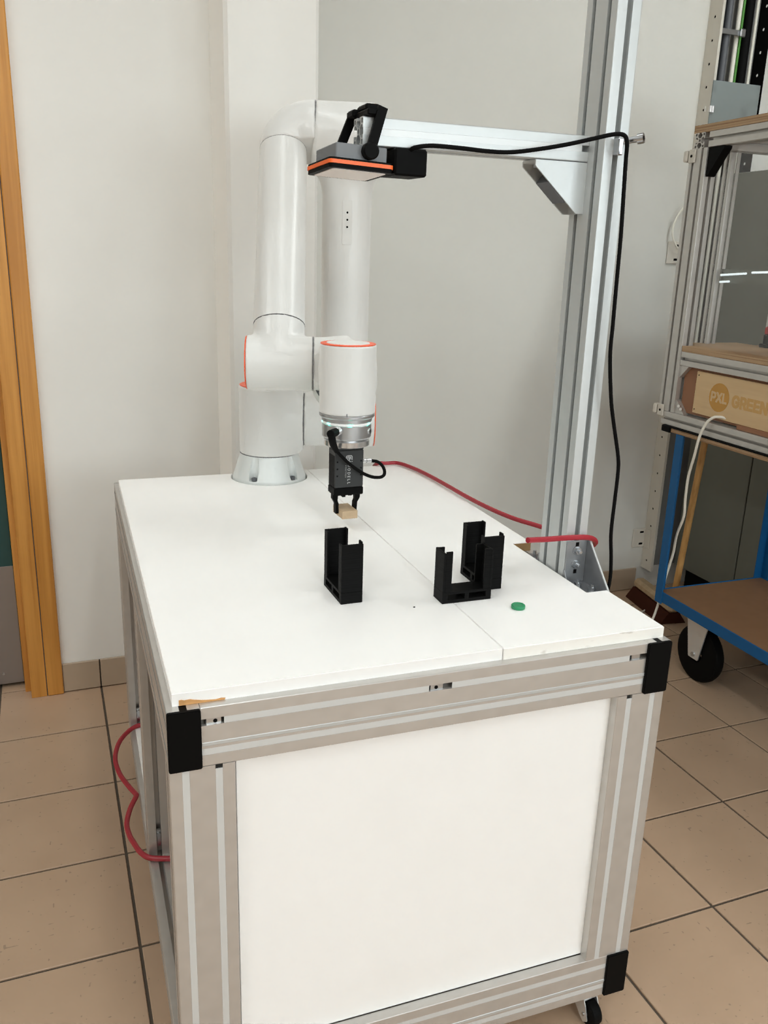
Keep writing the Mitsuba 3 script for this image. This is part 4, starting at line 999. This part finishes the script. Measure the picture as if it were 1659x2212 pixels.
# perforated cable tray on the back wall, with cables
tray = thing('cable_tray', 'cream perforated steel cable tray running up the back wall beside the rack', 'cable tray')
TX0, TX1 = 2.187, 2.412
wy = lambda x: (VR + ST * x) / CT - 0.0005
holes = []
fl = sbox(0, 0.10, 0.068, 2.95)
hp = [Point(0.034, z).buffer(0.0045, quad_segs=4) for z in np.arange(0.14, 2.9, 0.077)]
fl = fl.difference(unary_union(hp))
lf = ext(fl, 0.0022, frame_m((TX0, wy(TX0) - 0.068, 0), (0, 1, 0), (0, 0, 1), (1, 0, 0)))
obj('left_flange', lf, 'mat_tray', tray, smooth=False)
obj('hole_backing', bx((TX0 + 0.006, wy(TX0) - 0.062, 0.11), (TX0 + 0.009, wy(TX0) - 0.004, 2.94)), 'mat_black', tray, smooth=False)
obj('lip', bx((TX0, wy(TX0) - 0.0702, 0.10), (TX0 + 0.011, wy(TX0) - 0.0681, 2.95)), 'mat_tray', tray, smooth=False)
obj('back', bx((TX0 + 0.0025, wy(TX0) - 0.0025, 0.10), (TX1 - 0.002, wy(TX0) - 0.0005, 2.95)), 'mat_tray_in', tray, smooth=False)
rf = sbox(0, 1.69, 0.068, 2.95).difference(unary_union([Point(0.036, z).buffer(0.0055, quad_segs=4) for z in np.arange(1.74, 2.9, 0.077)]))
obj('right_flange', ext(rf, 0.002, frame_m((TX1, wy(TX0) - 0.068, 0), (0, 1, 0), (0, 0, 1), (1, 0, 0))), 'mat_black', tray, smooth=False)
for z0, zz in ((0.12, 0.30), (1.37, 1.44)):
    pass
for z in (1.405, 0.235):
    kb = obj('wall_bracket', cat(bx((TX0 - 0.062, wy(2.1) - 0.006, z - 0.042), (TX0 - 0.0005, wy(2.1) - 0.0005, z + 0.042), 0.002), bx((TX0 - 0.0045, wy(2.1) - 0.040, z - 0.042), (TX0 - 0.0005, wy(2.1) - 0.006, z + 0.042), 0.001)), 'mat_tray', tray, smooth=False)
    for dz in (-0.026, 0.026):
        obj('slot', bx((TX0 - 0.030, wy(2.1) - 0.0066, z + dz - 0.004), (TX0 - 0.012, wy(2.1) - 0.0061, z + dz + 0.004)), 'mat_black', kb, smooth=False)
cyx = wy(TX0) - 0.0245
def vcable(x, r, m, label, y=cyx, w=None):
    solo('tray_cable', tube([(x, y, 0.9), (x + 0.004, y, 1.5), (x, y - 0.002, 2.1), (x + 0.003, y, 2.94)], r, 12, 6), m, label, 'cable')
vcable(2.222, 0.010, 'mat_lamp_gray', 'light grey round cable nearest the left flange of the tray')
vcable(2.252, 0.013, 'mat_dark_gray', 'dark grey thick cable in the tray')
vcable(2.299, 0.0085, 'mat_white_cable', 'white cable in the tray left of the green one')
solo('tray_cable', tube([(2.316, cyx, 1.78), (2.317, cyx, 2.1), (2.315, cyx - 0.002, 2.5), (2.317, cyx, 2.94)], 0.0055, 12, 6), 'mat_green_cable', 'thin green earth cable in the tray', 'cable')
vcable(2.342, 0.0175, 'mat_rubber', 'thick black cable in the tray')
vcable(2.377, 0.0060, 'mat_white_cable', 'thin cream cable in the tray right of the thick black one')
ck2 = thing('cable_clip', 'metal clip strapping the grey cables in the tray', 'cable clip')
obj('strap', cat(bx((2.205, cyx - 0.026, 2.165), (2.310, cyx - 0.0235, 2.183), 0.001), bx((2.290, cyx - 0.036, 2.160), (2.312, cyx - 0.0262, 2.188), 0.003)), 'mat_zinc', ck2, smooth=False)
solo('loop_cable', tube([(2.182, 1.835, 1.585), (2.160, 1.835, 1.572), (2.135, 1.835, 1.54), (2.122, 1.838, 1.50), (2.126, 1.838, 1.46), (2.150, 1.838, 1.425), (2.165, 1.838, 1.4475 - 0.03)], 0.0038, 10, 8), 'mat_white_cable', 'pale cable looping out of the left side of the tray', 'cable')
